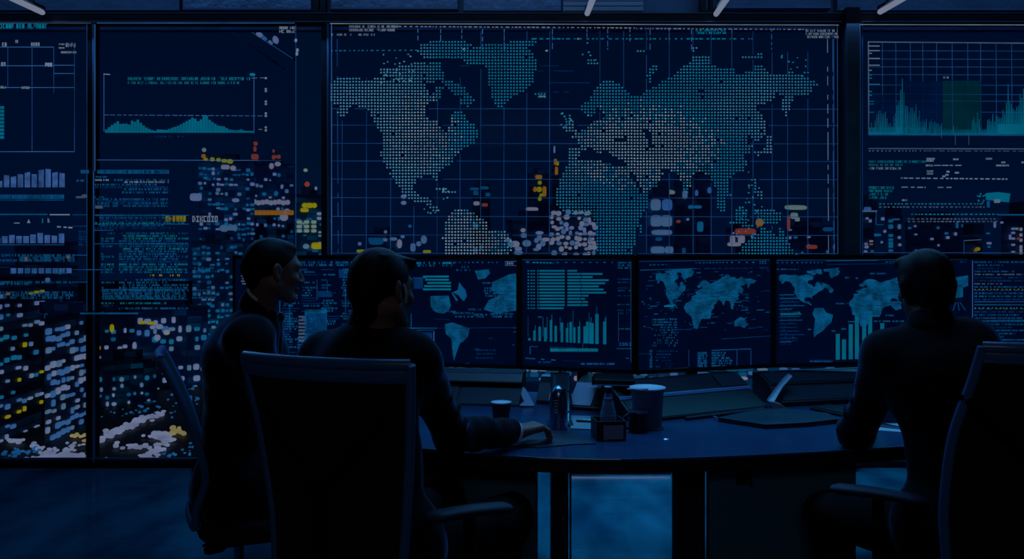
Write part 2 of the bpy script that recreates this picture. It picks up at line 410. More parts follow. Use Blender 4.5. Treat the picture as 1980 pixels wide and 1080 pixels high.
# ================================================================== transparent wall displays
def display(px0, px1, py0, py1, label, y=5.44):
    r = thing('wall_display', (X((px0 + px1) / 2, y), y, Z(py1, y)), label, 'display', 'see-through data displays on the window wall')
    MB().box((X((px0 + px1) / 2, y), y, (Z(py0, y) + Z(py1, y)) / 2), ((X(px1, y) - X(px0, y)) / 2, 0.003, (Z(py0, y) - Z(py1, y)) / 2)).build('glass_panel', M['display_glass'], r)
    s = Screen((-5, y), (5, y), 0.005)
    return r, s
SPEC = lambda **k: {a: (b, E[a]) for a, b in k.items()}
def names(suffix_for):
    return {k: (v, E[k]) for k, v in suffix_for.items()}

rnd = random.Random(7)
# ---- leftmost display
r, s = display(-120, 168, 47, 612, 'leftmost see-through wall display with small blue bar rows and a grid box')
s.text('cyan', 0, 46, 104, 9, rnd, 0.95)
s.line('grey', 0, 44.5, 176, 44.5, 1.2)
for (x, y, w, h) in ((4, 82, 8, 8), (28, 77, 7, 6), (60, 82, 15, 7), (114, 84, 10, 3), (127, 83, 18, 8), (114, 91, 10, 3), (118, 99, 28, 4), (2, 120, 9, 8), (87, 121, 15, 8), (1, 166, 11, 5), (42, 167, 14, 5)):
    s.text('white', x, y, x + w + 3, h, rnd, 1.0, False)
s.rect('white', 87, 121.5, 101, 127)
for a in ((0, 91, 104, 91), (62, 91, 62, 293), (104, 91, 104, 180), (144, 91, 144, 293), (15, 91, 15, 168), (0, 293, 144, 293), (0, 127, 104, 127), (104, 126, 144, 126), (104, 142, 144, 142), (0, 169, 144, 169), (104, 169, 144, 169)):
    s.line('edge' if a[1] == a[3] else 'line', *a, 1.3)
for i in range(9): s.rect('cyan', 0, 205 + i * 7.2, 8, 210.5 + i * 7.2)
for i, h in enumerate((11, 24, 20, 26, 28, 26, 33, 36, 28, 28)):
    x = -6 + 13.4 * i; s.poly('bar', ((x, 362), (x + 10.6, 362), (x + 10.6, 362 - h + (1 if i % 2 else -2)), (x, 362 - h)))
s.rect('mid', 0, 376, 124, 384)
s.text('dim', 2, 377, 124, 6, rnd, 1.0); s.line('mid', 0, 386.5, 124, 386.5)
s.rect('mid', 0, 413, 92, 415.5); s.rect('white', 96, 413.5, 135, 416)
s.poly('white', ((52, 431), (55.5, 423), (59, 431))); s.rect('cyan', 81, 422, 83.5, 431); s.text('white', 92, 421, 102, 9, rnd, 1, False); s.rect('white', 27, 430, 38, 432)
for i, h in enumerate((10, 14, 16, 14, 14, 17, 20, 16, 15, 19)):
    x = -10 + 13.7 * i; s.rect('bar', x, 470 - h, x + 11, 470)
s.line('mid', 0, 473, 124, 473); s.dash('white', 110, 438, 140, 440, 3, rnd)
for y in (491, 496, 501): s.text('mid', 0 if y != 496 else 38, y, 146, 4.6, rnd, 0.95)
s.word('mid', 20, 518, 11, 'LOMOOWOE', 2.2, 1.4)
for i in range(9): s.rect('bar', 21 + i * 13.4, 518, 31.5 + i * 13.4, 528)
s.line('dim', 0, 516.5, 20, 516.5)
for y, x1 in ((543, 143), (546, 60), (563, 143), (568, 143), (573, 140)): s.text('mid', 0, y, x1, 4.5, rnd, 0.9)
s.rect('mid', 156, 328, 172, 335); s.text('mid', 148, 347, 168, 4, rnd); s.rect('grey', 147, 379, 164, 383); s.dot('grey', 163, 379, 6, 4)
for k in range(6): s.text('dim', 152, 446 + 5 * k, 169, 3.4, rnd, 0.95)
for (y, w) in ((415, 1.6), (437, 1), (493, 1.5), (521, 1.4), (545, 1.6)): s.line('mid', 140, y, 169, y, w)
s.line('line', 168, 47, 168, 602, 1.5)
s.flush(r, {'cyan': ('cyan_graphic', E['cyan']), 'white': ('white_lettering', E['white']), 'grey': ('grey_graphic', E['grey']), 'edge': ('grid_box', E['edge']), 'line': ('frame_line', E['line']), 'bar': ('bar_chart', E['bar']), 'mid': ('blue_lettering', E['mid']), 'dim': ('dim_lettering', E['dim'])})

# ---- second display
r, s = display(188, 572, 47, 612, 'second see-through wall display with a cyan area chart above lines of code')
s.line('edge', 187, 44.5, 570, 44.5, 1.4); s.line('line', 572, 48, 572, 520, 1.3); s.line('edge', 183.5, 47, 183.5, 330, 1.6); s.line('line', 181, 330, 181, 600, 2.2)
for y in (51, 58): s.text('white', 540, y, 574, 5.5, rnd, 1.0)
for x, y in ((572, 78), (575, 97), (574, 104)): s.dot('white', x, y, 3, 4)
# chart
s.line('edge', 201, 143, 201, 254, 1.3); s.line('edge', 491, 146, 491, 258, 1.3); s.line('white', 200, 143, 213, 144, 2); s.dot('cyan', 488, 144, 6, 3)
s.text('teal', 247, 149, 486, 6, rnd, 0.98); s.text('teal', 247, 157.5, 470, 5, rnd, 0.9)
s.dash('grey', 486, 151, 515, 150, 1.6, rnd); s.dash('edge', 201, 222, 515, 224, 1.4, rnd, (5, 12), (2, 4))
for y in (151, 172, 176, 196, 201, 219, 224, 246, 252): s.dot('white', 514, y, 2.6, 2.4)
s.dash('white', 500, 250, 516, 250, 1.5, rnd)
prof = [(203, 250), (212, 243), (220, 238), (226, 234), (232, 241), (240, 237), (246, 243), (252, 233), (260, 236), (264, 231), (272, 240), (280, 246), (290, 251), (297, 253), (303, 250), (320, 251), (332, 246), (340, 244), (350, 239), (360, 233), (366, 230), (371, 226), (377, 231), (383, 236), (389, 226), (391, 223), (400, 223), (402, 231), (410, 237), (420, 243), (430, 244), (440, 250), (455, 252), (464, 250), (472, 253), (488, 255)]
x = 203.0
while x < 486:
    for (x0, y0), (x1, y1) in zip(prof, prof[1:]):
        if x0 <= x < x1: yy = y0 + (y1 - y0) * (x - x0) / (x1 - x0)
    s.rect('area', x, yy, x + 5.0, 256); x += 5.55
s.rect('area', 203, 253, 490, 256.5)
s.line('edge', 187, 309, 500, 310, 1.3); s.line('line', 500, 310, 545, 310, 1)
s.rect('mid', 188, 328, 327, 335.5); s.text('screen', 190, 329, 326, 5.6, rnd, 0.95)
for y, x0, x1, k in ((340, 183, 212, 'mid'), (346, 184, 214, 'white'), (346, 220, 328, 'mid'), (350, 240, 328, 'white'), (355, 184, 305, 'mid'), (360, 184, 325, 'dim'), (364, 240, 328, 'mid'), (370, 236, 326, 'mid'), (379, 183, 205, 'mid'), (383, 183, 328, 'mid'), (387, 183, 326, 'dim'), (391, 183, 326, 'mid'), (396, 183, 326, 'mid')):
    s.text(k, x0, y, x1, 3.6, rnd, 0.8)
s.rect('grey', 184, 397, 199, 403)
for (a, b, c) in ((416, 181, 365), (433, 181, 365), (445, 181, 220), (471, 181, 365), (521, 145, 205)): s.line('mid', b, a, c, a, 1.6)
for y in range(414, 600, 5):
    k = rnd.choice(('mid', 'dim', 'mid', 'teal'))
    if 560 <= y < 580: continue
    xs = [(196, 222), (230, 365)] if y > 440 else [(184, 360)]
    for x0, x1 in xs:
        if rnd.random() < 0.85: s.text(k, x0 + rnd.choice((0, 0, 8)), y, x1 - rnd.choice((0, 0, 20, 40)), 3.6, rnd, 0.8)
for y in (560, 565, 570, 574): s.text('mid', 198, y, 362, 4.2, rnd, 1.0)
s.line('mid', 198, 559, 362, 559, 1.2); s.line('mid', 198, 578, 362, 578, 1.2)
s.rect('mid', 155, 604, 267, 607)
s.text('yellow', 320, 417, 364, 11, rnd, 1, False); s.word('white', 372, 417, 12, 'DIKCOIO', 0.6, 0.8)
for y in (516, 522, 559, 566, 573): s.text('mid', 372, y, 418, 4, rnd, 0.9)
for y in (262, 530, 536): s.text('yellow' if y == 530 else 'dim', 285, y + 0, 360, 3.6, rnd, 0.3)
s.flush(r, {'edge': ('frame_line', E['edge']), 'line': ('grid_line', E['line']), 'white': ('white_lettering', E['white']), 'cyan': ('cyan_mark', E['cyan']), 'teal': ('chart_caption', E['teal']), 'grey': ('dashed_line', E['grey']), 'area': ('area_chart', E['area']), 'mid': ('blue_lettering', E['mid']), 'dim': ('dim_lettering', E['dim']), 'yellow': ('yellow_lettering', E['yellow']), 'screen': ('dark_lettering', M['screen_bg'])})

# ---- map display
r, s = display(640, 1621, 47, 498, 'huge see-through wall display with a dotted world map')
def A(pts): return [(630 + x / 2.1606, y / 2.16) for x, y in pts]
def B(pts): return [(1280 + x / 2.16, y / 2.16) for x, y in pts]
LAND = [
 A([(22,350),(50,322),(100,316),(165,335),(225,322),(250,330),(300,345),(390,322),(430,325),(470,345),(490,365),(480,415),(430,425),(410,445),(415,485),(470,510),(488,545),(505,548),(515,520),(518,480),(545,455),(575,468),(590,500),(625,520),(637,560),(620,600),(580,620),(545,650),(525,680),(500,700),(470,718),(472,775),(460,745),(440,735),(375,740),(370,790),(380,812),(430,818),(440,848),(466,862),(466,886),(440,878),(415,850),(370,842),(335,820),(310,790),(290,760),(270,730),(250,690),(225,650),(238,590),(232,560),(213,530),(195,490),(172,452),(110,440),(75,492),(48,470),(60,440),(24,428)]),
 A([(225,282),(300,280),(300,262),(345,270),(400,258),(480,256),(497,330),(430,335),(410,312),(360,350),(310,345),(300,330),(228,312)]),
 A([(383,212),(400,183),(450,168),(540,168),(612,180),(615,197),(560,212),(560,238),(480,252),(402,240)]),
 A([(480,330),(520,338),(572,358),(622,412),(604,445),(566,440),(566,402),(520,385),(490,352)]),
 A([(562,240),(560,212),(600,195),(690,185),(720,186),(780,172),(868,160),(882,180),(840,200),(872,232),(887,272),(876,300),(866,340),(840,375),(790,400),(750,430),(737,462),(710,440),(690,400),(680,350),(682,300),(655,272),(600,277),(580,258)]),
 A([(873,385),(917,385),(927,407),(878,405)]), A([(1088,250),(1142,252),(1142,270),(1100,276)]), A([(1300,206),(1340,206),(1340,216),(1300,216)]),
 A([(1008,478),(1026,478),(1042,530),(1050,552),(1018,556),(988,537),(1005,515)]),
 A([(1065,450),(1082,428),(1102,420),(1115,380),(1150,343),(1187,335),(1232,350),(1280,398),(1305,400),(1340,375),(1372,360),(1412,348)]) + B([(0,340),(50,310),(75,285),(120,262),(128,236),(165,226),(205,240),(202,265),(240,283),(302,278),(305,316),(340,306),(380,292),(383,273),(428,278),(430,300),(490,310),(545,300),(600,320),(640,338),(667,352),(630,360),(622,392),(590,396),(556,402),(542,430),(524,492),(503,460),(500,410),(480,385),(470,410),(445,430),(400,436),(400,460),(425,490),(437,520),(430,562),(400,592),(360,568),(352,590),(378,610),(370,640),(345,640),(355,682),(345,712),(310,722),(287,742),(276,785),(292,815),(262,830),(272,885),(252,892),(225,862),(222,780),(200,732),(165,718),(132,725),(120,780),(102,818),(86,772),(60,725),(20,706),(0,712)]) + A([(1412,712),(1400,745),(1388,775),(1345,803),(1352,830),(1350,862),(1337,875),(1310,912),(1300,965),(1302,1000),(1288,1032),(1285,1064),(1120,1064),(1124,1000),(1132,952),(1118,905),(1080,892),(1010,892),(980,872),(963,850),(968,762),(988,732),(1010,690),(1012,620),(1060,615),(1048,582),(1030,572),(1050,552),(1082,540),(1110,512),(1140,500),(1168,482),(1150,478),(1142,440),(1128,460),(1120,482),(1100,490),(1075,472)]),
 A([(1338,310),(1358,275),(1390,268),(1388,288),(1358,312),(1364,348),(1344,340)]),
 B([(118,195),(152,200),(145,216),(120,215)]), B([(328,230),(420,224),(424,240),(372,246),(338,240)]), B([(594,292),(620,292),(620,303),(594,303)]),
 B([(436,560),(462,570),(456,640),(392,652),(386,636),(430,620)]), B([(372,738),(392,740),(402,790),(422,800),(418,832),(394,822)]),
 B([(300,882),(330,858),(362,870),(350,922),(308,932)]), B([(382,880),(420,868),(470,870),(505,900),(482,942),(400,930)]),
 B([(255,890),(275,922),(385,932),(382,947),(280,938)]),
 B([(314,1064),(345,1020),(380,990),(420,950),(462,960),(475,992),(498,940),(522,1000),(552,1050),(552,1064)]),
 A([(503,920),(520,880),(570,868),(620,890),(670,920),(682,960),(752,968),(778,1000),(772,1064),(500,1064),(488,990)]),
 A([(448,785),(490,783),(547,800),(530,812),(470,797)]), A([(1305,975),(1320,920),(1328,940),(1312,985)]),
]
HOLES = [A([(1075,625),(1110,615),(1140,640),(1165,625),(1200,655),(1245,668),(1255,690),(1200,690),(1150,672),(1100,672),(1050,668)]),
         A([(1325,545),(1350,535),(1362,570),(1370,610),(1348,615),(1340,575)]), A([(1262,712),(1275,712),(1330,800),(1318,812)]),
         A([(1205,575),(1260,570),(1265,590),(1215,595)]),
         A([(405,340),(470,345),(440,400),(420,370)])]
dx = 5.98; dy = 5.92
ny = int((490 - 74) / dy); nx = int((1600 - 640) / dx)
for j in range(ny + 1):
    for i in range(nx + 1):
        x = 641 + i * dx; y = 75 + j * dy
        if y > 491: continue
        if any(inpoly(x, y, P) for P in LAND) and not any(inpoly(x, y, P) for P in HOLES):
            if rnd.random() < 0.006: continue
            r2 = min(((x - 1240) / 170) ** 2 + ((y - 285) / 95) ** 2, ((x - 905) / 95) ** 2 + ((y - 465) / 75) ** 2, ((x - 815) / 95) ** 2 + ((y - 255) / 95) ** 2 + .25)
            key = 'mapwarm' if rnd.random() < 1.15 * (1 - r2) else 'map'
            s.dot(key, x + rnd.uniform(-.25, .25), y + rnd.uniform(-.25, .25), 1.95, 1.75, 8, 0.39)
for (x0, y0, x1, y1, n) in ((735, 105, 800, 160, 26), (1085, 215, 1105, 255, 10), (1425, 395, 1480, 460, 16), (1440, 330, 1470, 400, 12), (850, 360, 890, 385, 6), (820, 400, 850, 412, 5), (1120, 80, 1170, 120, 5), (1500, 100, 1560, 150, 10)):
    for _ in range(n): s.dot('map', rnd.uniform(x0, x1), rnd.uniform(y0, y1), rnd.uniform(1.2, 2.4), rnd.uniform(1.1, 2.0), 7)
def onland(x, y): return any(inpoly(x, y, P) for P in LAND)
def gl(key, x0, y0, x1, y1, w, mode):
    L = math.hypot(x1 - x0, y1 - y0); n = max(1, int(L / 9)); run = None
    for i in range(n + 1):
        t0 = i / n; x = x0 + (x1 - x0) * t0; y = y0 + (y1 - y0) * t0
        ok = not onland(x, y) and i < n and (mode == 's' or rnd.random() < 0.75)
        if ok and run is None: run = (x, y)
        if not ok and run is not None: s.line(key, run[0], run[1], x, y, w); run = None
for x in (662, 709, 756, 801, 846, 890, 930, 975, 1019, 1063): gl('line', x, 150 if x < 900 else 60, x - 1, 490, 1.05, 's')
for x in (1160, 1206, 1250, 1294, 1340, 1375, 1415, 1456, 1493, 1523, 1562): gl('line', x, 60 if x < 1460 else 100, x, 490, 1.05, 's')
for x, k in ((652, 'line'), (1600, 'white'), (1610, 'line')): gl(k, x, 75, x + 2, 490, 1.3, 'd')
gl('line', 1612, 75, 1613, 490, 1.4, 's'); gl('line', 1619, 50, 1620, 490, 1.6, 's')
for y in (210, 241.6, 277, 311, 346, 382, 418, 454, 489): gl('line', 640, y, 1621, y + 1, 1.05, 's')
for y, x0, x1 in ((127, 890, 1080), (137, 1030, 1110), (160, 1060, 1150), (178, 1030, 1110)): gl('dim', x0, y, x1, y, 1.2, 'd')
# heading rows and dashed rulers
s.text('white', 675, 49, 770, 4.5, rnd, 0.95); s.text('white', 675, 55.5, 770, 5, rnd, 0.95); s.text('white', 640, 65, 730, 4, rnd, 0.7)
s.dash('white', 770, 51, 1230, 54, 2.2, rnd, (2, 7), (2, 6)); s.dash('cyan', 640, 98, 810, 97, 2.2, rnd, (2, 6), (3, 7)); s.dash('cyan', 1030, 75, 1455, 75, 2.4, rnd, (2, 8), (2, 9))
s.dash('white', 1230, 55, 1560, 57, 2.0, rnd, (2, 7), (2, 6))
for y in (56.5, 61.5): s.text('cyan', 1345, y, 1405, 4, rnd, 0.9)
for y in (57, 63, 69): s.text('white', 1558, y, 1622, 4.6, rnd, 0.95)
for x in (808, 852, 893, 933, 975, 1068, 1135, 1175, 1218, 1257, 1294, 1337, 1415, 1492): s.dash('edge', x, 56, x, rnd.choice((72, 80, 96)), 1.6, rnd)
for (x, y) in ((897, 95), (1057, 98), (1118, 75), (1045, 186), (1052, 186)): s.dot('white', x, y, 3, 2)
s.line('white', 638, 45.5, 1622, 48.5, 2.0)
s.line('edge', 641, 47, 641, 492, 1.6)
s.flush(r, {'map': ('dotted_world_map', E['map']), 'mapwarm': ('pale_map_dots', E['mapwarm']), 'line': ('grid_line', E['line']), 'dim': ('dim_grid_line', E['dim']), 'white': ('white_lettering', E['white']), 'cyan': ('dashed_ruler', E['cyan']), 'edge': ('frame_line', E['edge'])})

# ---- right display
r, s = display(1664, 2140, 49, 498, 'right-hand see-through wall display with a spiky cyan line chart')
s.line('white', 1662, 47.5, 2140, 48.5, 1.8); s.line('line', 1663, 50, 1663, 490, 1.6)
s.rect('patchblue', 1745, 157, 1823, 258); s.rect('patch', 1823, 156, 1897, 258); s.rect('patchblue', 1680, 182, 1732, 255)
for x in (1706, 1732, 1760, 1784, 1811, 1841, 1871, 1896, 1926, 1956, 1988, 2020): s.line('line', x, 82, x + 1, 258, 1.3)
for y in (98, 114, 129, 144, 164, 182, 195, 216): s.line('line', 1679, y, 2060, y + 1, 1.2)
s.line('grey', 1678, 81, 2060, 84, 2.4); s.line('grey', 1679, 80, 1680, 261, 2.2); s.line('mid', 1679, 260, 2060, 261, 3)
for y in (88, 97, 102, 112, 125, 135, 144, 150, 162, 176, 183, 195, 200, 216): s.rect('white' if y < 140 else 'cyan', 1680, y, 1680 + rnd.choice((6, 10, 21)), y + 1.8)
s.text('white', 1824, 148, 1836, 3.5, rnd, 1)
env = [(1681, 236), (1692, 232), (1698, 212), (1712, 206), (1716, 222), (1728, 222), (1734, 182), (1739, 200), (1744, 146), (1748, 178), (1754, 192), (1760, 196), (1772, 198), (1780, 218), (1790, 226), (1805, 232), (1820, 234), (1835, 240), (1860, 240), (1875, 236), (1885, 216), (1894, 214), (1900, 244), (1912, 226), (1925, 214), (1940, 210), (1947, 196), (1949, 160), (1953, 200), (1962, 196), (1970, 184), (1976, 168), (1980, 158), (1990, 190), (2010, 170), (2060, 220)]
x = 1682.0
while x < 2058:
    yy = 230
    for (x0, y0), (x1, y1) in zip(env, env[1:]):
        if x0 <= x < x1: yy = y0 + (y1 - y0) * (x - x0) / (x1 - x0)
    if abs(x - 1744) > 6 and abs(x - 1949) > 4: yy += rnd.uniform(0, 22)
    yy = min(yy, 250); s.poly('area', ((x - 1.5, 259), (x + 1.5, 259), (x + 0.6, yy), (x - 0.6, yy)))
    if rnd.random() < 0.15: s.line('grey', x, yy + 6, x, yy + 30, 1.0)
    x += 3.3
s.rect('area', 1681, 246, 1790, 259); s.rect('area', 1930, 240, 2060, 259)
s.line('grey', 1679, 287, 2060, 288, 2.2); s.dash('white', 1680, 291.5, 1790, 291.5, 1.6, rnd, (2, 4), (3, 7)); s.dash('grey', 1790, 291.5, 1980, 292, 1.2, rnd)
s.text('teal', 1680, 310, 1792, 4.5, rnd, 0.98); s.text('teal', 1680, 316.5, 1746, 4, rnd, 0.98); s.text('white', 1680, 323, 1745, 4.5, rnd, 0.9)
for x, y, w in ((1791, 305, 16), (1791, 309, 14), (1843, 306, 10), (1906, 305, 12), (1790, 318, 14), (1792, 329, 12), (1792, 334, 12), (1830, 330, 6), (1828, 336, 5), (1822, 339, 5), (1846, 332, 8), (1936, 312, 8), (1926, 318, 25), (1975, 312, 8)): s.text('white', x, y, x + w + 2, 3.4, rnd, 1, False)
s.dash('white', 1806, 319.5, 1860, 319.5, 1.8, rnd); s.dash('white', 1742, 344, 1948, 346, 2.4, rnd, (3, 9), (2, 5)); s.dash('white', 1743, 361.5, 1790, 362, 2.2, rnd); s.dash('white', 1813, 362, 1840, 362, 2, rnd)
for i, y in enumerate((360, 366.5, 373, 379.5)): s.text('teal', 1680, y, 1730 - 5 * i * (i > 1), 4.8, rnd, 0.98)
for y in (394, 400): s.dash('cyan' if y == 394 else 'grey', 1700, y, 1904, y, 2.4, rnd, (3, 6), (2, 5))
for y in (414, 423, 428): s.dash('grey' if y > 420 else 'cyan', 1762 if y < 420 else 1755, y, 1930, y, 2.4, rnd, (3, 7), (2, 4))
s.poly('area', ((1906, 373), (1930, 371), (1954, 374), (1951, 391), (1922, 388), (1906, 386))); s.rect('white', 1922, 385, 1934, 392); s.rect('mid', 1908, 388, 1914, 401)
s.line('mid', 1930, 415, 2060, 415, 3); s.text('white', 1744, 385, 1756, 3.5, rnd, 1); s.line('grey', 1668, 408, 1696, 408, 3); s.line('mid', 1694, 408, 1694, 434, 1.6); s.line('mid', 1694, 434, 1708, 434, 1.4)
s.line('grey', 1864, 465, 1898, 463, 1.6); s.line('mid', 1864, 465, 1864, 490, 1.2); s.line('line', 1668, 488, 2060, 489, 1.4)
for _ in range(10): s.dot('cyan', rnd.uniform(1890, 1905), rnd.uniform(374, 398), 2, 1.6)
s.flush(r, {'patchblue': ('blue_block', E['patchblue']), 'patch': ('green_block', E['patch']), 'line': ('grid_line', E['line']), 'grey': ('frame_line', E['grey']), 'mid': ('base_line', E['mid']), 'white': ('white_lettering', E['white']), 'cyan': ('cyan_lettering', E['cyan']), 'area': ('spike_chart', E['area']), 'teal': ('caption_lettering', E['teal'])})
# ================================================================== the city at night beyond the glass
GZ = -34.6
struct('ground', MB().box((0, 620, GZ - 0.5), (900, 595, 0.5)), mat('night_ground', (0.004, 0.008, 0.018, 1), 0.6, var=0.5, vscale=0.02))
def facade_mat(name, base, glowc, strength, sc):
    m = mat(name, base, 0.5, 0.0)
    nt = m.node_tree; b = nt.nodes['Principled BSDF']
    tc = nt.nodes.new('ShaderNodeTexCoord'); mp = nt.nodes.new('ShaderNodeMapping'); mp.inputs['Rotation'].default_value = (math.radians(90), 0, 0); mp.inputs['Scale'].default_value = (1, 1, 1)
    br = nt.nodes.new('ShaderNodeTexBrick'); br.offset = 0.0; br.inputs['Scale'].default_value = sc; br.inputs['Mortar Size'].default_value = 0.022; br.inputs['Mortar Smooth'].default_value = 0.3
    br.inputs['Color1'].default_value = (0, 0, 0, 1); br.inputs['Color2'].default_value = (1, 1, 1, 1); br.inputs['Mortar'].default_value = (0, 0, 0, 1); br.inputs['Bias'].default_value = -0.35
    br.inputs['Brick Width'].default_value = 0.55; br.inputs['Row Height'].default_value = 0.3
    nt.links.new(tc.outputs['Object'], mp.inputs['Vector']); nt.links.new(mp.outputs[0], br.inputs['Vector'])
    nz = nt.nodes.new('ShaderNodeTexNoise'); nz.inputs['Scale'].default_value = 0.09; nt.links.new(tc.outputs['Object'], nz.inputs['Vector'])
    r2 = nt.nodes.new('ShaderNodeMapRange'); r2.inputs['From Min'].default_value = 0.38; r2.inputs['From Max'].default_value = 0.62; nt.links.new(nz.outputs['Fac'], r2.inputs['Value'])
    mu = nt.nodes.new('ShaderNodeMath'); mu.operation = 'MULTIPLY'; nt.links.new(br.outputs['Color'], mu.inputs[0]); nt.links.new(r2.outputs[0], mu.inputs[1])
    m2 = nt.nodes.new('ShaderNodeMath'); m2.operation = 'MULTIPLY'; m2.inputs[1].default_value = strength; nt.links.new(mu.outputs[0], m2.inputs[0])
    b.inputs['Emission Color'].default_value = glowc; nt.links.new(m2.outputs[0], b.inputs['Emission Strength'])
    try: m.cycles.emission_sampling = 'NONE'
    except Exception: pass
    return m
FB = [facade_mat('facade_navy', (0.04, 0.11, 0.28, 1), S(0, 52, 84), 0.8, 0.16), facade_mat('facade_teal', (0.03, 0.14, 0.28, 1), S(0, 66, 92), 0.9, 0.22), facade_mat('facade_dark', (0.02, 0.06, 0.16, 1), S(10, 34, 60), 0.5, 0.18)]
CW = {}
for k, c in {'w': (94, 106, 134), 'p': (116, 112, 122), 'c': (12, 86, 116), 't': (6, 66, 96), 'b': (46, 84, 128), 'y': (126, 116, 16), 'o': (140, 84, 26), 'g': (100, 116, 104), 'r': (124, 50, 40), 'k': (70, 96, 120)}.items():
    CW[k] = glow('city_light_' + k, S(*c), 1.0, 0.12, 0.4)
def blob_mesh(name, kind, m):
    n = 14; vs = []
    e = 0.55 if kind == 'rect' else 0.95
    for z in (-0.5, 0.5):
        for i in range(n):
            a = 2 * math.pi * i / n; c, s_ = math.cos(a), math.sin(a)
            vs.append((math.copysign(abs(c) ** e, c), z, math.copysign(abs(s_) ** e, s_)))
    me = bpy.data.meshes.new(name)
    me.from_pydata(vs, [], [tuple(range(n)), tuple(range(2 * n - 1, n - 1, -1))] + [(i, n + i, n + (i + 1) % n, (i + 1) % n) for i in range(n)])
    me.materials.append(m); return me
BL = {(k, kind): blob_mesh('lit_window', kind, CW[k]) for k in CW for kind in ('rect', 'round')}
crnd = random.Random(11)
def hidden(px, py):
    if px > 455 and 497 < py < 708: return True
    if px > 392 and py > 742: return True
    return py > 896 or px < -12 or px > 1992
def wpart(r, P, n, rx, rz, col, kind='rect', name='lit_window'):
    o = bpy.data.objects.new(name, BL[(col, kind)]); COL.objects.link(o)
    o.location = P; o.scale = (rx, 0.3, rz); o.rotation_euler = (0, 0, math.atan2(n.y, n.x) + math.pi / 2)
    o.parent = r; o.matrix_parent_inverse = parent_inv(r); return o
def building(label, L, R, ytop, fm=0, rows=0, cols=0, y0=None, y1=None, lit=0.6, cols_set='wck', size=(0.36, 0.3), kind='rect', roof=None, thick=8, jitter=0.17, extra=(), group='tower blocks of the night city', cat='building', name='tower_block', rowlit=None):
    """L, R: (picture column, distance) of the facade's two edges; ytop: picture row of its top at L"""
    a = Vector(((L[0] - CX) / F * L[1], L[1], GZ)); b = Vector(((R[0] - CX) / F * R[1], R[1], GZ))
    zt = CH - (ytop - HY) / F * L[1]
    d = (b - a).normalized(); n = Vector((d.y, -d.x, 0)); back = Vector((a.x + b.x, a.y + b.y, 0)).normalized() * thick
    root = thing(name, (a + b) / 2, label, cat, group)
    bm_ = MB(); top = Vector((0, 0, zt - GZ)); W_ = (b - a).length
    bm_.prism([a, b, b + back, a + back], top)
    body = bm_.build('facade', FB[fm], root)
    rf = MB(); up = Vector((0, 0, 0.7))
    rf.prism([p + top for p in (a - d * .2 + n * .2, b + d * .2 + n * .2, b + back + d * .2, a + back - d * .2)], up)
    if roof != 'flat':
        c = (a + b) / 2 + back * 0.5 + top; rf.box(c + Vector((0, 0, 1.7)), (W_ * 0.22, thick * 0.2, 1.2))
    rf.build('roof', FB[2], root)
    cnt = 0
    if rows:
        y0 = ytop + 10 if y0 is None else y0; y1 = 890 if y1 is None else y1
        za = CH - (y0 - HY) / F * L[1]; zb = CH - (y1 - HY) / F * L[1]
        ch = abs(za - zb) / max(1, rows - 1) if rows > 1 else 2; cwid = W_ / cols
        for j in range(rows):
            z = za + (zb - za) * (j / max(1, rows - 1))
            pr = lit if rowlit is None else rowlit[j % len(rowlit)]
            rc = crnd.choice(cols_set)
            for i in range(cols):
                if crnd.random() > pr or cnt >= 96: continue
                u = (i + 0.5) * cwid + crnd.uniform(-jitter, jitter) * cwid
                P = a + d * u + n * 0.2; P.z = z + crnd.uniform(-jitter, jitter) * ch
                q = P - Vector((0, 0, CH)); px, py = CX + F * q.x / q.y, HY - F * q.z / q.y
                if hidden(px, py) or P.z > zt - 0.3: continue
                col = rc if crnd.random() < 0.6 else crnd.choice(cols_set)
                wpart(root, P, n, cwid * size[0] * crnd.uniform(0.55, 1.25), ch * size[1] * crnd.uniform(0.6, 1.25), col, kind); cnt += 1
    for (px, py, rx, ry, col, kd, nm) in extra:
        ray = Vector(((px - CX) / F, 1, -(py - HY) / F)); t = n.dot(a - Vector((0, 0, CH))) / n.dot(ray)
        P = Vector((0, 0, CH)) + ray * t + n * 0.35
        wpart(root, P, n, rx / F * P.y, ry / F * P.y, col, kd, nm)
    return root, a, b, d, n, top
def mast(root, base, h, m):
    MB().tube([base, base + Vector((0, 0, h))], [0.35, 0.15], 8).build('antenna', FB[2], root)
    wpart(root, base + Vector((0, -0.3, h)), Vector((0, -1, 0)), 0.8, 0.8, m, 'round', 'beacon')

LW = 'lit_window'
building('slanting tower block at the far left with rows of white and yellow windows', (-60, 150), (84, 178), 545, 2, 15, 12, 575, 900, 0.5, 'wwbkwkcyo', (0.34, 0.20))
building('tower block with tilted rows of white windows beside the left mullion', (86, 158), (168, 180), 620, 2, 14, 9, 640, 872, 0.78, 'wbbk', (0.42, 0.3))
building('dark slab block behind the leftmost display with few lights', (28, 250), (150, 258), 470, 2, 10, 9, 500, 700, 0.25, 'yotk', (0.3, 0.25))
building('low teal office block behind the left mullion with dotted white lamps', (188, 196), (304, 204), 706, 1, 5, 9, 735, 800, 0.5, 'wkct', (0.3, 0.25), 'round')
building('office block with a row of large white windows just left of the person in profile', (262, 222), (402, 230), 600, 0, 9, 9, 622, 775, 0.55, 'wkcwb', (0.36, 0.28), extra=((283, 768, 8, 7, 'w', 'rect', LW), (300, 767, 5, 7, 'w', 'rect', LW), (312, 768, 5, 8, 'w', 'rect', LW), (275, 623, 6, 3, 'y', 'rect', LW), (292, 624, 7, 3, 'y', 'rect', LW), (295, 632, 5, 4, 'w', 'round', LW), (308, 631, 7, 5, 'w', 'round', LW), (304, 652, 6, 6, 'w', 'round', LW), (322, 642, 6, 5, 'p', 'round', LW), (260, 668, 4, 8, 'w', 'round', LW)))
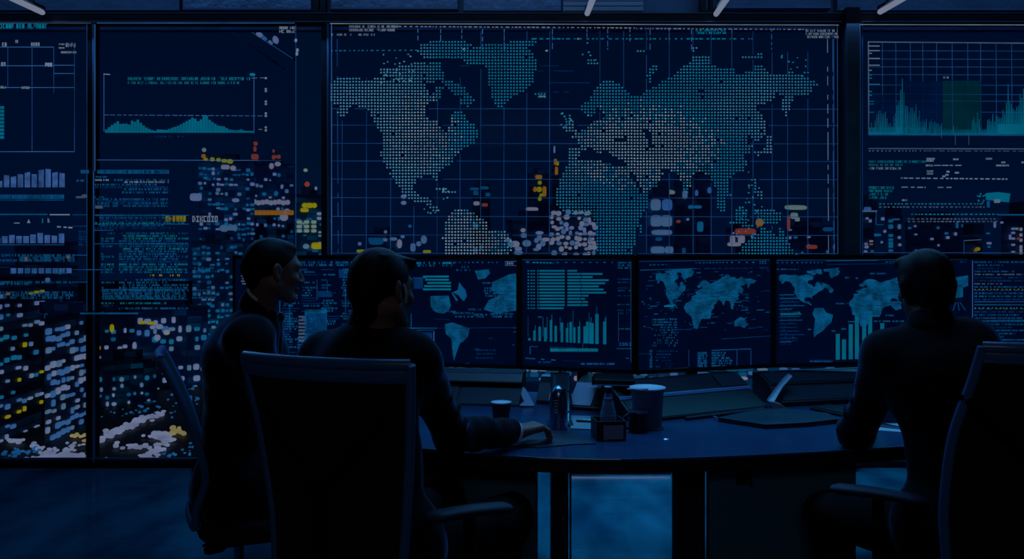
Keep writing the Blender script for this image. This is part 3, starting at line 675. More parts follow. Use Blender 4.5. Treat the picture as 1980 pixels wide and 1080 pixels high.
building('blocky dark building with an orange strip between the left displays', (186, 238), (262, 244), 612, 2, 8, 6, 640, 760, 0.45, 'tckow', (0.34, 0.24), extra=((216, 634, 4, 8, 'y', 'round', LW), (217, 729, 6, 6, 'o', 'rect', LW), (240, 706, 14, 3, 'y', 'rect', LW), (200, 700, 10, 6, 't', 'rect', LW)))
rt, a, b, d, n, top = building('tall tower with yellow roof letters and cyan windows left of the map', (384, 265), (492, 268), 312, 0, 19, 13, 326, 500, 0.55, 'tccttwkc', (0.46, 0.30), extra=((398, 308, 4, 3, 'y', 'rect', 'roof_letter'), (411, 308, 4, 4, 'y', 'rect', 'roof_letter'), (423, 309, 4, 3.5, 'y', 'rect', 'roof_letter'), (434, 311, 5, 3.5, 'y', 'rect', 'roof_letter'), (445, 312, 6, 4.5, 'y', 'round', 'roof_letter'), (395, 290, 4, 4.2, 'g', 'round', 'beacon'), (394, 302, 4.3, 4.3, 'o', 'round', 'beacon'), (379, 381, 11, 7.5, 'w', 'rect', LW), (451, 325, 5.5, 5, 'p', 'round', LW), (436, 323, 8, 4.5, 'p', 'rect', LW), (456, 387, 7, 4, 'w', 'round', LW), (434, 441, 9, 7, 'k', 'round', LW), (450, 440, 9, 5.5, 'k', 'rect', LW), (400, 1000, 1, 1, 'k', 'rect', LW)), rowlit=(0.35, 0.6, 0.45, 0.6, 0.3, 0.5, 0.2, 0.55, 0.4, 0.15, 0.5, 0.7, 0.75, 0.6, 0.7))
rt, a, b, d, n, top = building('tower with an orange-lit terrace and red mast lamp left of the map', (484, 300), (568, 304), 318, 0, 16, 10, 336, 500, 0.25, 'tckw', (0.36, 0.28), extra=tuple([(466 + 7.5 * i, 411, 4.6, 4.8, 'o', 'rect', LW) for i in range(14)] + [(476 + 8 * i, 392 - (i % 3), 5, 5, 'p', 'round', LW) for i in range(11)] + [(549, 420, 8, 7, 'p', 'round', LW), (555, 409, 6, 6, 'p', 'round', LW), (493, 303, 7, 5.5, 'r', 'rect', LW), (493, 288, 3, 5, 'r', 'rect', LW), (525, 321, 4.5, 6, 'p', 'round', LW), (537, 317, 6, 4.5, 'p', 'round', LW), (529, 304, 3.4, 4.6, 'r', 'round', LW), (539, 303, 4, 4, 'r', 'round', LW), (529, 292, 2.4, 3.4, 'r', 'round', LW), (545, 361, 2.6, 4.4, 'w', 'round', LW), (534, 374, 4, 5, 'c', 'round', LW), (511, 375, 4.4, 3.4, 'c', 'round', LW), (474, 361, 3.4, 4.4, 'g', 'round', LW), (484, 360, 4.2, 4, 'g', 'round', LW)]))
mast(rt, Vector(((493 - CX) / F * 302, 303, CH + (HY - 316) / F * 302)), 39 / F * 302, 'r')
building('block with green and yellow windows beside the map\'s left frame', (570, 210), (626, 214), 380, 1, 10, 5, 424, 492, 0.35, 'tgkt', (0.42, 0.3), extra=tuple([(578 + 14 * i, 429 + 8.5 * j, 5, 3.4, 'g', 'rect', LW) for i in range(3) for j in range(3)] + [(589, 397, 6, 5, 'y', 'round', LW), (598, 397, 6, 5, 'y', 'rect', LW), (607, 397, 5, 5, 'y', 'round', LW), (588, 406, 8, 4, 'y', 'rect', LW), (612, 475, 11, 6.5, 'y', 'rect', LW), (591, 476, 6, 5, 'k', 'round', LW), (590, 329, 4, 3.4, 'g', 'round', LW), (610, 364, 2.4, 3.6, 'w', 'round', LW), (593, 356, 5, 5, 'r', 'round', LW), (617, 413, 5, 3, 'w', 'rect', LW), (617, 422, 5, 3, 'w', 'rect', LW)]))
building('wide low block with cyan window rows behind the first monitor', (372, 252), (470, 254), 470, 1, 20, 11, 478, 690, 0.55, 'tcctk', (0.42, 0.26))
building('low teal block under Mexico on the dotted map', (706, 260), (770, 264), 455, 1, 3, 4, 462, 490, 0.3, 'tk', (0.4, 0.3), extra=((727, 466, 14, 7, 't', 'rect', LW), (695, 471, 3.6, 3.6, 'k', 'round', LW), (697, 485, 8, 3, 'y', 'rect', LW), (745, 448, 3.4, 3.4, 'k', 'round', LW), (792, 437, 3.2, 3, 'c', 'round', LW), (778, 457, 4, 3.6, 'k', 'round', LW), (819, 463, 6, 8, 'k', 'round', LW), (798, 478, 5, 8, 'k', 'rect', LW), (809, 471, 5, 5, 'k', 'round', LW), (825, 486, 8, 3, 'y', 'rect', LW), (772, 471, 5, 9, 'p', 'round', LW), (780, 380, 5.5, 4.5, 'w', 'round', LW), (780, 392, 5.5, 4, 'w', 'round', LW)))
building('faint blue tower in the dark sea right of South America on the map', (914, 330), (948, 332), 360, 2, 6, 3, 372, 480, 0.25, 'tb', (0.36, 0.22), extra=((921, 393, 6, 4, 'p', 'rect', LW), (937, 396, 6, 3.4, 'r', 'rect', LW), (917, 365, 9, 2.6, 't', 'rect', LW), (937, 363, 8, 3, 't', 'rect', LW)))
building('slim tower crowned with golden lamps left of Africa on the map', (1020, 300), (1062, 303), 338, 2, 5, 3, 430, 490, 0.4, 'pk', (0.4, 0.3), 'round', extra=((1041, 342, 7, 4, 'o', 'rect', LW), (1043, 353, 4, 4, 'y', 'round', LW), (1042, 366, 5.4, 5.4, 'y', 'round', LW), (1034, 366, 4, 5, 'o', 'round', LW), (1046, 377, 4, 3, 'y', 'round', LW), (1043, 384, 3.6, 4.4, 'y', 'round', LW), (1052, 370, 4, 10, 'o', 'rect', LW), (1028, 404, 13, 3.6, 'p', 'rect', LW), (1035, 440, 4, 3, 'p', 'round', LW), (994, 442, 3.4, 3.4, 'w', 'round', LW)))
mast(bpy.data.objects[rt.name], Vector(((529 - CX) / F * 302, 305, CH + (HY - 318) / F * 302)), 3, 'r')
rt, a, b, d, n, top = building('distant spire with an orange flame lamp left of Africa on the map', (1068, 330), (1082, 332), 330, 2, 0, 0, extra=((1073, 313, 3.4, 6, 'o', 'rect', 'beacon'), (1077, 316, 3, 4, 'y', 'rect', 'beacon'), (1071, 289, 1.6, 7, 'w', 'rect', 'beacon'), (1075, 330, 3.4, 8, 'o', 'rect', LW)), thick=6)
building('block crowded with warm white lights under west Africa on the map', (1064, 150), (1152, 153), 403, 2, 9, 10, 412, 489, 0.72, 'ppkpw', (0.5, 0.48), 'round', jitter=0.32)
building('block with scattered warm white lights right of South America', (980, 170), (1062, 174), 432, 2, 6, 7, 442, 489, 0.42, 'pkkw', (0.6, 0.55), 'round', jitter=0.35)
building('bright tower of blue-white glass floors right of Africa on the map', (1252, 120), (1303, 121), 384, 0, 0, 0, extra=((1266, 396, 10, 11, 'k', 'rect', LW), (1288, 396, 10, 11, 'b', 'rect', LW), (1267, 427, 11, 11, 'k', 'rect', LW), (1287, 427, 11, 11, 'k', 'rect', LW), (1278, 449, 21, 5, 'k', 'rect', LW), (1270, 483, 14, 7, 'k', 'rect', LW), (1292, 483, 8, 7, 'k', 'rect', LW), (1272, 462, 6, 3.6, 't', 'rect', LW)), thick=10)
building('dark round-topped tower beneath India on the map', (1304, 140), (1340, 141), 352, 2, 4, 3, 380, 480, 0.2, 'tk', (0.3, 0.2), extra=((1293, 372, 11, 5, 'g', 'round', LW), (1334, 400, 5, 3.4, 'c', 'rect', LW), (1347, 400, 8, 3, 'c', 'rect', LW), (1352, 438, 6, 10, 'c', 'rect', LW), (1328, 424, 2.4, 2.4, 'w', 'round', LW), (1310, 428, 4, 3, 'r', 'round', LW)))
building('second dark tower beside it with a small lit cyan window', (1344, 150), (1376, 151), 344, 2, 3, 2, 470, 488, 0.3, 't', (0.3, 0.2), extra=((1345, 373, 3, 6, 'b', 'round', LW), (1370, 368, 4, 6, 'b', 'round', LW)))
building('block with sail-shaped warm lit roofs near Australia on the map', (1404, 180), (1470, 182), 446, 2, 3, 8, 446, 456, 0.5, 'pp', (0.3, 0.3), 'round', extra=((1418, 472, 14, 4, 'p', 'rect', LW), (1415, 464, 5, 9, 'p', 'rect', LW), (1432, 462, 7, 8, 'p', 'rect', LW), (1440, 447, 22, 6, 'r', 'rect', LW), (1467, 430, 8, 8, 'o', 'round', LW)))
building('block with a pale roof fin right of Australia on the map', (1520, 200), (1606, 204), 440, 2, 4, 7, 446, 488, 0.28, 'wckt', (0.25, 0.22), 'round', extra=((1537, 401, 25, 4.6, 'g', 'rect', LW), (1534, 417, 8, 6, 'g', 'rect', LW), (1540, 424, 5, 4, 'g', 'rect', LW), (1523, 430, 3, 14, 'r', 'rect', LW), (1568, 477, 12, 4, 'r', 'rect', LW), (1599, 443, 11, 4, 't', 'rect', LW), (1613, 477, 4, 5, 'w', 'rect', LW)))
building('slim tower with a column of teal windows right of the pillar', (1712, 140), (1742, 141), 424, 2, 0, 0, extra=tuple((1719.5, y, 4.4, h, 'c', 'rect', LW) for y, h in ((427, 3), (438, 4.5), (455, 3), (463, 2.6), (470, 3.4), (476, 3), (484, 2.6))) + ((1736, 438, 2.8, 5, 'k', 'round', LW), (1736, 459, 2.4, 3, 'w', 'round', LW), (1737, 473, 2.4, 3, 'w', 'round', LW), (1704, 423, 3.4, 3.4, 'w', 'round', LW), (1708, 447, 2.4, 3, 'w', 'round', LW), (1690, 454, 12, 2.6, 'c', 'rect', LW), (1702, 468, 1.6, 2.4, 'w', 'round', LW), (1730, 424, 8, 1.6, 'c', 'rect', LW)))
building('low block with round white lamps hard against the pillar', (1660, 110), (1690, 112), 415, 2, 0, 0, extra=((1672, 422, 2.4, 2.2, 'w', 'round', LW), (1678, 427, 2.2, 3.2, 'w', 'round', LW), (1670, 471, 2.4, 2, 'w', 'round', LW), (1671, 477, 3.6, 3.2, 'w', 'round', LW), (1680, 466, 3.2, 2, 'p', 'rect', LW), (1680, 472, 3, 1.4, 'o', 'rect', LW), (1669, 486, 2.4, 2.6, 'w', 'rect', LW), (1682, 485, 2, 2, 'c', 'round', LW), (1673, 404, 9, 4, 'b', 'rect', LW)))
building('wide dark tower behind the right-hand person\'s head', (1750, 160), (1862, 164), 436, 2, 5, 8, 440, 485, 0.10, 'wc', (0.16, 0.2), 'round', extra=((1830, 459, 3.6, 3, 'w', 'round', LW), (1845, 452, 2.6, 3.4, 'w', 'round', LW), (1891, 451, 2.6, 2.6, 'w', 'round', LW), (1880, 444, 1.4, 4, 'r', 'round', LW), (1848, 435, 1.8, 6, 'c', 'rect', LW), (1859, 436, 2.4, 3, 'c', 'rect', LW), (1767, 437, 2, 2, 'w', 'round', LW)))
building('building with a small yellow lamp between the right-hand person and the frame edge', (1864, 130), (1900, 131), 466, 2, 0, 0, extra=((1887, 481, 4.6, 3.4, 'y', 'round', LW), (1883, 484, 3, 2.4, 'o', 'round', LW), (1909, 470, 4.4, 2.4, 'w', 'rect', LW), (1909, 477, 2, 2, 'c', 'rect', LW), (1907, 451, 3, 1.6, 'c', 'rect', LW), (1920, 434, 1.4, 6, 'w', 'rect', LW)), thick=8)
building('tower with two columns of round lamps at the right edge', (1936, 120), (2060, 124), 425, 2, 0, 0, extra=tuple([(1955, y, 3.2, 2.4, 'w', 'round', LW) for y in (442, 450, 461, 473, 487)] + [(1970, y, 1.8, 3.4, 'p', 'round', LW) for y in (443, 454, 464, 477, 483, 488)] + [(1962, 442, 2.2, 2.4, 'g', 'round', LW), (1949, 458, 1.2, 5, 'w', 'rect', LW), (1965, 461, 2.2, 2.4, 'r', 'round', LW), (1933, 430, 2.2, 2.2, 'w', 'round', LW)]))
# low buildings whose lit floors show in the slot between monitors and desk
for i, (x0, x1, cs, lab) in enumerate(((780, 1000, 'kktp', 'low lit block seen in the slot under the second monitor'), (1004, 1230, 'ktkp', 'low lit block seen in the slot under the bar-chart monitor'), (1234, 1480, 'kpbt', 'low lit block seen in the slot under the small-map monitor'), (1484, 1760, 'kwbt', 'low lit block seen in the slot under the rightmost monitor'))):
    building(lab, (x0, 92 + 3 * i), (x1, 93 + 3 * i), 706, 0, 3, 13, 714, 732, 0.7, cs, (0.5, 0.45), name='low_block', group='low blocks behind the desk', roof='flat', thick=4)
for i, (x0, x1, lab) in enumerate(((1640, 1770, 'low dim block seen under the desk beside the armrest'),)):
    building(lab, (x0, 84), (x1, 84.5), 860, 0, 0, 0, extra=((1695, 885, 12, 10, 'b', 'round', LW), (1735, 888, 9, 6, 'b', 'rect', LW)), name='low_block', group='low blocks behind the desk', roof='flat', thick=6)
# street level: lit lamps too many to count, strung along the roads
sl = MB(); slw = MB(); sly = MB()
def gpt(px, py):
    d = (CH - GZ - 0.6) * F / (py - HY); return Vector(((px - CX) / F * d, d, GZ + 0.6))
def lamp_blob(mb, px, py, rx, ry):
    P = gpt(px, py); k = P.y / F; n = 9
    mb.lathe(P, [(0.001, -ry * k), (rx * k * 0.8, -ry * k * 0.6), (rx * k, 0), (rx * k * 0.8, ry * k * 0.6), (0.001, ry * k)], n)
def road(mb, pts, n, spread, r):
    for _ in range(n):
        t = crnd.random() * (len(pts) - 1); i = int(t); f = t - i
        x = pts[i][0] + (pts[i + 1][0] - pts[i][0]) * f; y = pts[i][1] + (pts[i + 1][1] - pts[i][1]) * f
        q = crnd.uniform(*r); lamp_blob(mb, x + crnd.gauss(0, spread), y + crnd.gauss(0, spread * 0.6), q, q * crnd.uniform(0.5, 0.9))
road(slw, [(190, 850), (215, 836), (250, 822), (275, 808), (315, 800)], 90, 4.5, (3, 7))
road(slw, [(60, 888), (100, 880), (140, 884), (168, 886)], 95, 6, (3, 8))
road(slw, [(60, 862), (100, 868), (160, 862)], 30, 6, (2.5, 6))
road(slw, [(12, 850), (44, 852)], 12, 2, (4, 6))
road(slw, [(190, 892), (220, 890), (250, 892)], 30, 3, (3, 7))
road(slw, [(285, 845), (315, 840), (325, 850), (310, 868), (290, 882), (262, 892)], 75, 6, (3, 7.5))
road(slw, [(220, 858), (240, 864), (262, 862), (290, 862)], 20, 5, (3, 6))
road(sly, [(325, 838), (345, 832), (355, 836)], 16, 4, (4, 7)); road(sly, [(262, 892), (285, 888)], 12, 4, (3, 7)); road(sly, [(374, 826), (384, 830)], 8, 3, (3, 6)); road(sly, [(145, 838), (165, 850)], 12, 5, (3, 6))
road(sl, [(190, 800), (380, 770)], 30, 12, (1.5, 4)); road(sl, [(320, 880), (385, 860)], 26, 10, (1.5, 4)); road(sl, [(0, 880), (60, 870)], 24, 8, (2, 5)); road(sl, [(10, 700), (170, 640), (380, 690)], 40, 26, (1.5, 4)); road(sl, [(340, 800), (388, 740)], 24, 14, (1.5, 4)); road(sl, [(185, 620), (430, 600)], 40, 18, (1.2, 3.2))
tag(slw.build('street_lights', glow('street_white', S(104, 112, 138), 1.0, 0.2, 0.2)), 'dense swirl of white street lights far below the left windows', 'street lights', kind='stuff')
tag(sly.build('street_lights', glow('street_amber', S(128, 116, 74), 1.0, 0.3, 0.2)), 'pale amber street lights at the foot of the left windows', 'street lights', kind='stuff')
tag(sl.build('street_lights', glow('street_blue', S(20, 74, 116), 1.0, 0.3, 0.2)), 'scattered blue street lights between the left tower blocks', 'street lights', kind='stuff')
# yellow lantern cluster left of the mullion
building('low dark kiosk block with a yellow lantern cluster beside the left mullion', (140, 208), (170, 210), 640, 2, 0, 0, extra=((150, 653, 6, 5, 'y', 'round', LW), (158, 647, 6, 5, 'y', 'round', LW), (162, 655, 5, 5, 'y', 'round', LW), (154, 658, 5, 4, 'o', 'round', LW)), roof='flat', thick=6, name='low_block')

# made-up slanting beam with lamps, drawing a reflection-like streak in the second window
def wp(px, py, d): return W(px, py, d)
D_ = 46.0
tr = thing('streak_beam', wp(520, 85, D_), 'added slanting beam with small lamps, a reflection-like streak high in the second window', 'streak')
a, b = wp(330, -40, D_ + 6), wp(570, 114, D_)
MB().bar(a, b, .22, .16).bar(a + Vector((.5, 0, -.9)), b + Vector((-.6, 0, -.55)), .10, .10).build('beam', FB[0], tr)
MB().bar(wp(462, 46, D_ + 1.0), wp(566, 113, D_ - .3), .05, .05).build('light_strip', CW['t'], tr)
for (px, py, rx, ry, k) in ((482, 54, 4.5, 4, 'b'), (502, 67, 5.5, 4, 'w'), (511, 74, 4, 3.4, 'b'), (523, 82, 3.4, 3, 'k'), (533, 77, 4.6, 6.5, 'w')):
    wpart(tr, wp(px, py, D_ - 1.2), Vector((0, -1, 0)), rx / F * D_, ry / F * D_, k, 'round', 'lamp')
# ================================================================== desk monitors
rnd = random.Random(21)
def monitor(label, L, R, py_b_in, inset=(8, 8), top=1.405, bot=0.885):
    """L,R = (picture column, distance) of the outer case edges"""
    a = Vector(((L[0] - CX) / F * L[1], L[1], 0)); b = Vector(((R[0] - CX) / F * R[1], R[1], 0))
    d = (b - a).normalized(); n = Vector((d.y, -d.x, 0)); mid = (a + b) / 2
    r = thing('monitor', (mid.x, mid.y, bot), label, 'monitor', 'row of monitors across the desk')
    up = lambda p, z: Vector((p.x, p.y, z))
    ba = -n
    def slab(p, q, z0, z1, off, th):
        mb = MB(); mb.prism([up(p + n * off, z0), up(q + n * off, z0), up(q + n * off, z1), up(p + n * off, z1)], ba * th); return mb
    slab(a, b, bot, top, 0.0, 0.03).build('case', M['bezel'], r, bevel=0.003)
    t = 0.013
    fr = MB()
    e = d * t
    for p, q, z0, z1 in ((a, b, top - 0.02, top), (a, b, bot, bot + 0.018), (a, a + e, bot, top), (b - e, b, bot, top)):
        fr.prism([up(p + n * 0.006, z0), up(q + n * 0.006, z0), up(q + n * 0.006, z1), up(p + n * 0.006, z1)], ba * 0.006)
    fr.build('bezel', M['bezel'], r)
    slab(a + e, b - e, bot + 0.018, top - 0.02, 0.002, 0.002).build('screen', M['screen_bg'], r)
    c = mid - n * 0.10
    slab(mid - d * 0.12, mid + d * 0.12, bot + 0.12, bot + 0.36, -0.03, 0.05).build('back_housing', M['bezel'], r, bevel=0.006)
    pole = c - n * 0.03
    MB().box((pole.x, pole.y, (bot + 0.2 + 0.742) / 2), (0.025, 0.025, (bot + 0.2 - 0.742) / 2)).build('stand', M['console_mid'], r, bevel=0.004)
    MB().box((pole.x, pole.y, 0.747), (0.07, 0.05, 0.006)).build('foot_plate', M['console_mid'], r, bevel=0.003)
    s = Screen((a.x, a.y), (b.x, b.y), 0.0045)
    return r, s
ROLES = {'cyan': ('cyan_graphic', E['cyan']), 'teal': ('teal_graphic', E['teal']), 'mid': ('blue_lettering', E['mid']), 'dim': ('dim_lettering', E['dim']), 'line': ('thin_line', E['line']), 'white': ('white_lettering', E['white']), 'grey': ('grey_lettering', E['grey']), 'land': ('map_graphic', E['land']), 'bar': ('bar_chart', E['area']), 'edge': ('frame_line', E['edge']), 'screen': ('map_hatching', M['screen_bg']), 'yellow': ('amber_row', E['yellow'])}
def hatch(s, P, step=4.0, key='screen', w=1.0, prob=0.7):
    xs = [p[0] for p in P]; ys = [p[1] for p in P]; y = min(ys) + step / 2
    while y < max(ys):
        x = min(xs)
        while x < max(xs):
            L = rnd.uniform(6, 22)
            if inpoly(x, y, P) and inpoly(min(x + L, max(xs)), y, P) and rnd.random() < prob: s.line(key, x, y, x + L, y, w)
            x += L + 1
        y += step
# ---- 1: wide left monitor behind the two men
r, s = monitor('wide monitor behind the two left people, dense with blue code and a partial map', (451, 4.06), (1004, 3.785), 707)
s.word('grey', 468, 518, 9, 'MU', 0.6, 0.9)
for i in range(6): s.rect('grey', 466 + (i % 2) * 2, 522 + i * 5, 482, 524.5 + i * 5)
for y in (505, 510): s.text('mid', 575, y, 690, 4, rnd, 0.75)
s.text('dim', 458, 505, 475, 5, rnd, 0.8)
for y in range(519, 690, 5):
    for x in range(545, 700, 38):
        k = rnd.random()
        if k < 0.55: s.text('mid', x + rnd.uniform(0, 6), y, x + rnd.uniform(18, 38), 3.4, rnd, 0.9)
        elif k < 0.75: s.line('dim', x, y + 2, x + rnd.uniform(20, 38), y + 2, 1.3)
        elif k < 0.82: s.rect('dim', x, y, x + rnd.uniform(8, 22), y + 4)
for x, y0, y1 in ((560, 580, 640), (613, 540, 580), (633, 542, 565), (668, 560, 600), (590, 600, 620)): s.line('mid', x, y0, x, y1, 1.3)
for a in ((655, 520, 690, 537), (615, 562, 640, 574), (595, 605, 630, 650), (592, 608, 598, 640)): s.rect('dim', *a)
s.rect('land', 590, 598, 632, 668); hatch(s, [(590, 598), (632, 598), (632, 668), (590, 668)], 3.4)
for i in range(8): s.rect('grey', 577, 610 + 6.6 * i, 590, 614 + 6.6 * i)
for i in range(5): s.text('mid', 575, 652 + 6 * i, 600, 4, rnd, 1)
s.line('mid', 541, 580, 541, 690, 2.2); s.line('mid', 586, 660, 586, 690, 1.6)
# right half
for y in (506, 511): s.text('cyan' if y < 508 else 'mid', 800, y, 880, 4, rnd, 0.7)
s.dash('mid', 880, 507, 970, 507, 2.4, rnd, (2, 4), (4, 9)); s.line('edge', 977, 505, 1000, 505, 1); s.line('edge', 977, 513, 1000, 513, 1); s.line('edge', 977, 505, 977, 513, 1); s.line('edge', 1000, 505, 1000, 513, 1); s.word('white', 980, 506.5, 5, 'BVV', 1.2, 1.1)
s.rect('dim', 800, 538, 818, 558); s.line('mid', 798, 537, 826, 537, 1.3)
for i, (a, b) in enumerate(((818, 868), (822, 868), (826, 872), (820, 872), (818, 872))): s.rect('cyan', a, 532.5 + 6.2 * i, b, 536 + 6.2 * i)
P = [(832, 572), (868, 571), (872, 590), (868, 600), (858, 606), (845, 604), (838, 600), (833, 592)]; s.poly('land', P); hatch(s, P, 3.2)
P = [(860, 626), (875, 623), (900, 632), (908, 634), (905, 650), (896, 660), (890, 663), (886, 672), (880, 690), (878, 698), (875, 680), (873, 655), (862, 645)]; s.poly('land', P); hatch(s, P, 3.2)
P = [(918, 523), (945, 520), (948, 528), (938, 538), (924, 540)]; s.poly('land', P)
P = [(985, 530), (1000, 528), (1000, 600), (985, 602), (960, 606), (935, 598), (945, 580), (968, 570), (950, 560), (952, 545)]; s.poly('land', P); hatch(s, P, 3.0)
for y in range(545, 615, 5): s.text('mid', 935 + rnd.uniform(-4, 20), y, 1000 - rnd.uniform(0, 20), 3.4, rnd, 0.85)
P = [(888, 545), (893, 552), (900, 560), (903, 572), (897, 582), (892, 578), (886, 570), (875, 565), (886, 580), (882, 582), (873, 566), (885, 560)]; s.poly('mid', P)
for (x, y, w) in ((880, 520, 30), (893, 514, 14), (862, 600, 22), (876, 603, 40), (880, 610, 60), (905, 596, 26), (916, 606, 30)): s.text('mid', x, y, x + w, 3.6, rnd, 0.8)
s.line('mid', 790, 634, 845, 634, 2); s.line('mid', 795, 606, 795, 632, 1.4); s.line('edge', 839, 640, 839, 702, 1.8); s.line('mid', 798, 638, 839, 638, 1.2); s.line('line', 811, 640, 811, 675, 1)
for y in (676, 684, 689, 695, 700): s.text('mid', 812, y, 836, 3.8, rnd, 0.85)
s.line('mid', 800, 676, 839, 676, 1.6); s.rect('dim', 814, 642, 836, 670)
s.line('dim', 845, 634, 1000, 633, 1); s.line('dim', 840, 616, 870, 618, 1)
for (x, y, w) in ((917, 673, 8), (920, 675, 36), (921, 682, 34), (920, 690, 30), (945, 652, 6), (898, 701, 10), (992, 640, 6), (992, 632, 6), (990, 665, 6)): s.text('dim', x, y, x + w + 3, 3, rnd, 0.9)
s.flush(r, ROLES)
# ---- 2: bar chart monitor
r, s = monitor('bar-chart monitor directly above the steel flask', (1005, 3.78), (1227, 3.615), 712)
s.dash('cyan', 1030, 507, 1070, 508, 2.4, rnd, (3, 6), (1.5, 3)); s.dash('mid', 1075, 507, 1185, 507, 2, rnd, (3, 6), (8, 14)); s.rect('mid', 1017, 504.5, 1023, 508)
for y in (506, 511, 516): s.text('mid', 1195, y, 1222, 3, rnd, 0.9)
rowr = [(0, 1116), (1, 1165), (2, 1146), (3, 1177), (4, 1170), (5, 1158), (6, 1167), (7, 1172), (8, 1138), (9, 1131), (10, 1137), (11, 1137), (12, 1090)]
for i, x1 in rowr:
    y = 521.5 + 6.02 * i
    s.rect('bar', 1043, y, 1092 if x1 > 1092 else x1, y + 3.4); s.rect('bar', 1039, y, 1041.5, y + 3.4)
    if x1 > 1096:
        sp = min(x1, rnd.uniform(1120, 1126)); s.rect('bar', 1097, y, sp, y + 3.4)
        if x1 > sp + 3: s.rect('bar', sp + 1.2, y, x1, y + 3.4)
    for x in (1020, 1026, 1031): s.rect('cyan', x, y + 0.6, x + 3.2, y + 2.8)
hts = [(1021, 5), (1031, 20), (1041, 28), (1052, 27), (1063, 42), (1072, 31), (1084, 38), (1094, 28), (1101, 40), (1108, 30), (1117, 32), (1128, 33), (1133, 42), (1139, 41), (1143, 40), (1151, 58), (1166, 44)]
for i, (x, h) in enumerate(hts):
    yb = 658 + (x - 1020) * 0.05; w = 6.5 if x > 1148 else 5
    s.rect('bar', x, yb - h, x + w, yb)
    if i % 3 == 1: s.line('bar', x + w - 1, yb - h - 10, x + w - 1, yb, 1.2)
for x, y0, y1 in ((1050, 612, 650), (1058, 612, 655), (1083, 612, 640), (1108, 600, 660), (1139, 604, 660), (1154, 592, 650), (1170, 615, 640)): s.line('mid', x, y0, x, y1, 1.1)
s.line('line', 1021, 612, 1021, 650, 1); s.text('mid', 1040, 611, 1048, 3, rnd, 1); s.line('mid', 1025, 669, 1025, 684, 2.2); s.line('mid', 1025, 669, 1040, 670, 1.4)
s.text('cyan', 1064, 673, 1158, 5, rnd, 1); s.rect('teal', 1064, 673.5, 1156, 679.5); s.line('dim', 1063, 671, 1112, 672, 1.2); s.line('line', 1127, 662, 1127, 674, 1)
s.dash('mid', 1016, 692, 1076, 696, 2, rnd, (5, 20), (8, 20)); s.text('dim', 1040, 698, 1066, 3.4, rnd, 0.8); s.text('mid', 1123, 701, 1190, 4, rnd, 1); s.dash('dim', 1090, 697, 1120, 698, 1.6, rnd, (2, 5), (2, 4))
for y in (538, 544, 555, 560, 570, 587, 598, 604, 634): s.text('dim' if y not in (560, 587, 634) else 'mid', 1194, y, 1222, 2.8, rnd, 0.7)
s.word('mid', 1197, 662, 6, 'IOBI', 1.4, 1.3); s.line('mid', 1192, 673.5, 1222, 673.5, 1.4); s.rect('mid', 1210, 691, 1216, 693); s.line('line', 1196, 602, 1196, 660, 1); s.line('line', 1220, 505, 1220, 700, 1.2)
for a in ((1010, 502, 1222, 501), (1008, 502, 1008, 700)): s.line('line', *a, 1)
s.flush(r, ROLES)
# ---- 3: small map monitor
r, s = monitor('monitor with a small hatched world map right of the bar-chart monitor', (1229, 3.61), (1494, 3.835), 712)
s.line('mid', 1238, 522, 1345, 519, 1.5); s.dash('dim', 1345, 519, 1460, 518, 1.4, rnd); s.dash('mid', 1256, 512, 1290, 511, 2, rnd, (3, 8), (2, 4)); s.dash('mid', 1345, 508, 1400, 507, 2, rnd, (2, 6), (2, 3)); s.dash('cyan', 1405, 507, 1465, 507, 2, rnd, (2, 4), (6, 12))
s.word('mid', 1468, 504, 5.5, 'IOI', 1.0, 1.2); s.text('dim', 1468, 516, 1486, 3, rnd, 1)
def land_to(i, x0, x1, y0, y1):
    P = LAND[i]; ax, bx = min(p[0] for p in P), max(p[0] for p in P); ay, by = min(p[1] for p in P), max(p[1] for p in P)
    return [(x0 + (p[0] - ax) / (bx - ax) * (x1 - x0), y0 + (p[1] - ay) / (by - ay) * (y1 - y0)) for p in P]
MAPS = [[(1275, 528), (1290, 522), (1303, 524), (1312, 533), (1320, 545), (1322, 556), (1312, 566), (1306, 578), (1300, 590), (1284, 592), (1278, 575), (1274, 552)],
        [(1303, 521), (1338, 519), (1340, 530), (1326, 538), (1318, 530), (1308, 528)],
        [(1338, 572), (1358, 571), (1362, 580), (1366, 588), (1362, 604), (1354, 622), (1348, 636), (1342, 634), (1337, 612), (1327, 604), (1322, 594), (1326, 586), (1336, 581)],
        [(1360, 578), (1368, 562), (1392, 556), (1412, 550), (1410, 536), (1426, 534), (1462, 533), (1458, 544), (1448, 542), (1446, 556), (1438, 564), (1436, 574), (1424, 588), (1414, 594), (1404, 588), (1396, 584), (1384, 598), (1378, 596), (1372, 586), (1362, 586)],
        [(1420, 620), (1432, 612), (1440, 616), (1444, 626), (1440, 634), (1430, 630), (1420, 631)]]
MAPS[0] = land_to(0, 1268, 1326, 527, 596); MAPS[1] = land_to(4, 1304, 1342, 518, 541); MAPS[3] = land_to(9, 1336, 1464, 530, 616); MAPS.append(land_to(1, 1286, 1310, 521, 530))
for P in MAPS: s.poly('land', P); hatch(s, P, 3.2)
s.rect('cyan', 1284, 590, 1303, 593); s.line('cyan', 1365, 577, 1412, 575, 2)
for _ in range(150):
    x = rnd.uniform(1240, 1488); y = rnd.uniform(522, 640)
    s.line(rnd.choice(('dim', 'mid', 'dim')), x, y, min(1488, x + rnd.choice((3, 4, 8, 14))), y - 0.4, 1.7)
for y in range(616, 668, 5):
    s.text('mid', 1262 + rnd.uniform(-2, 20), y, 1312, 3, rnd, 0.5)
for y in (616, 621, 626): s.text('mid', 1262, y, 1282, 3, rnd, 1)
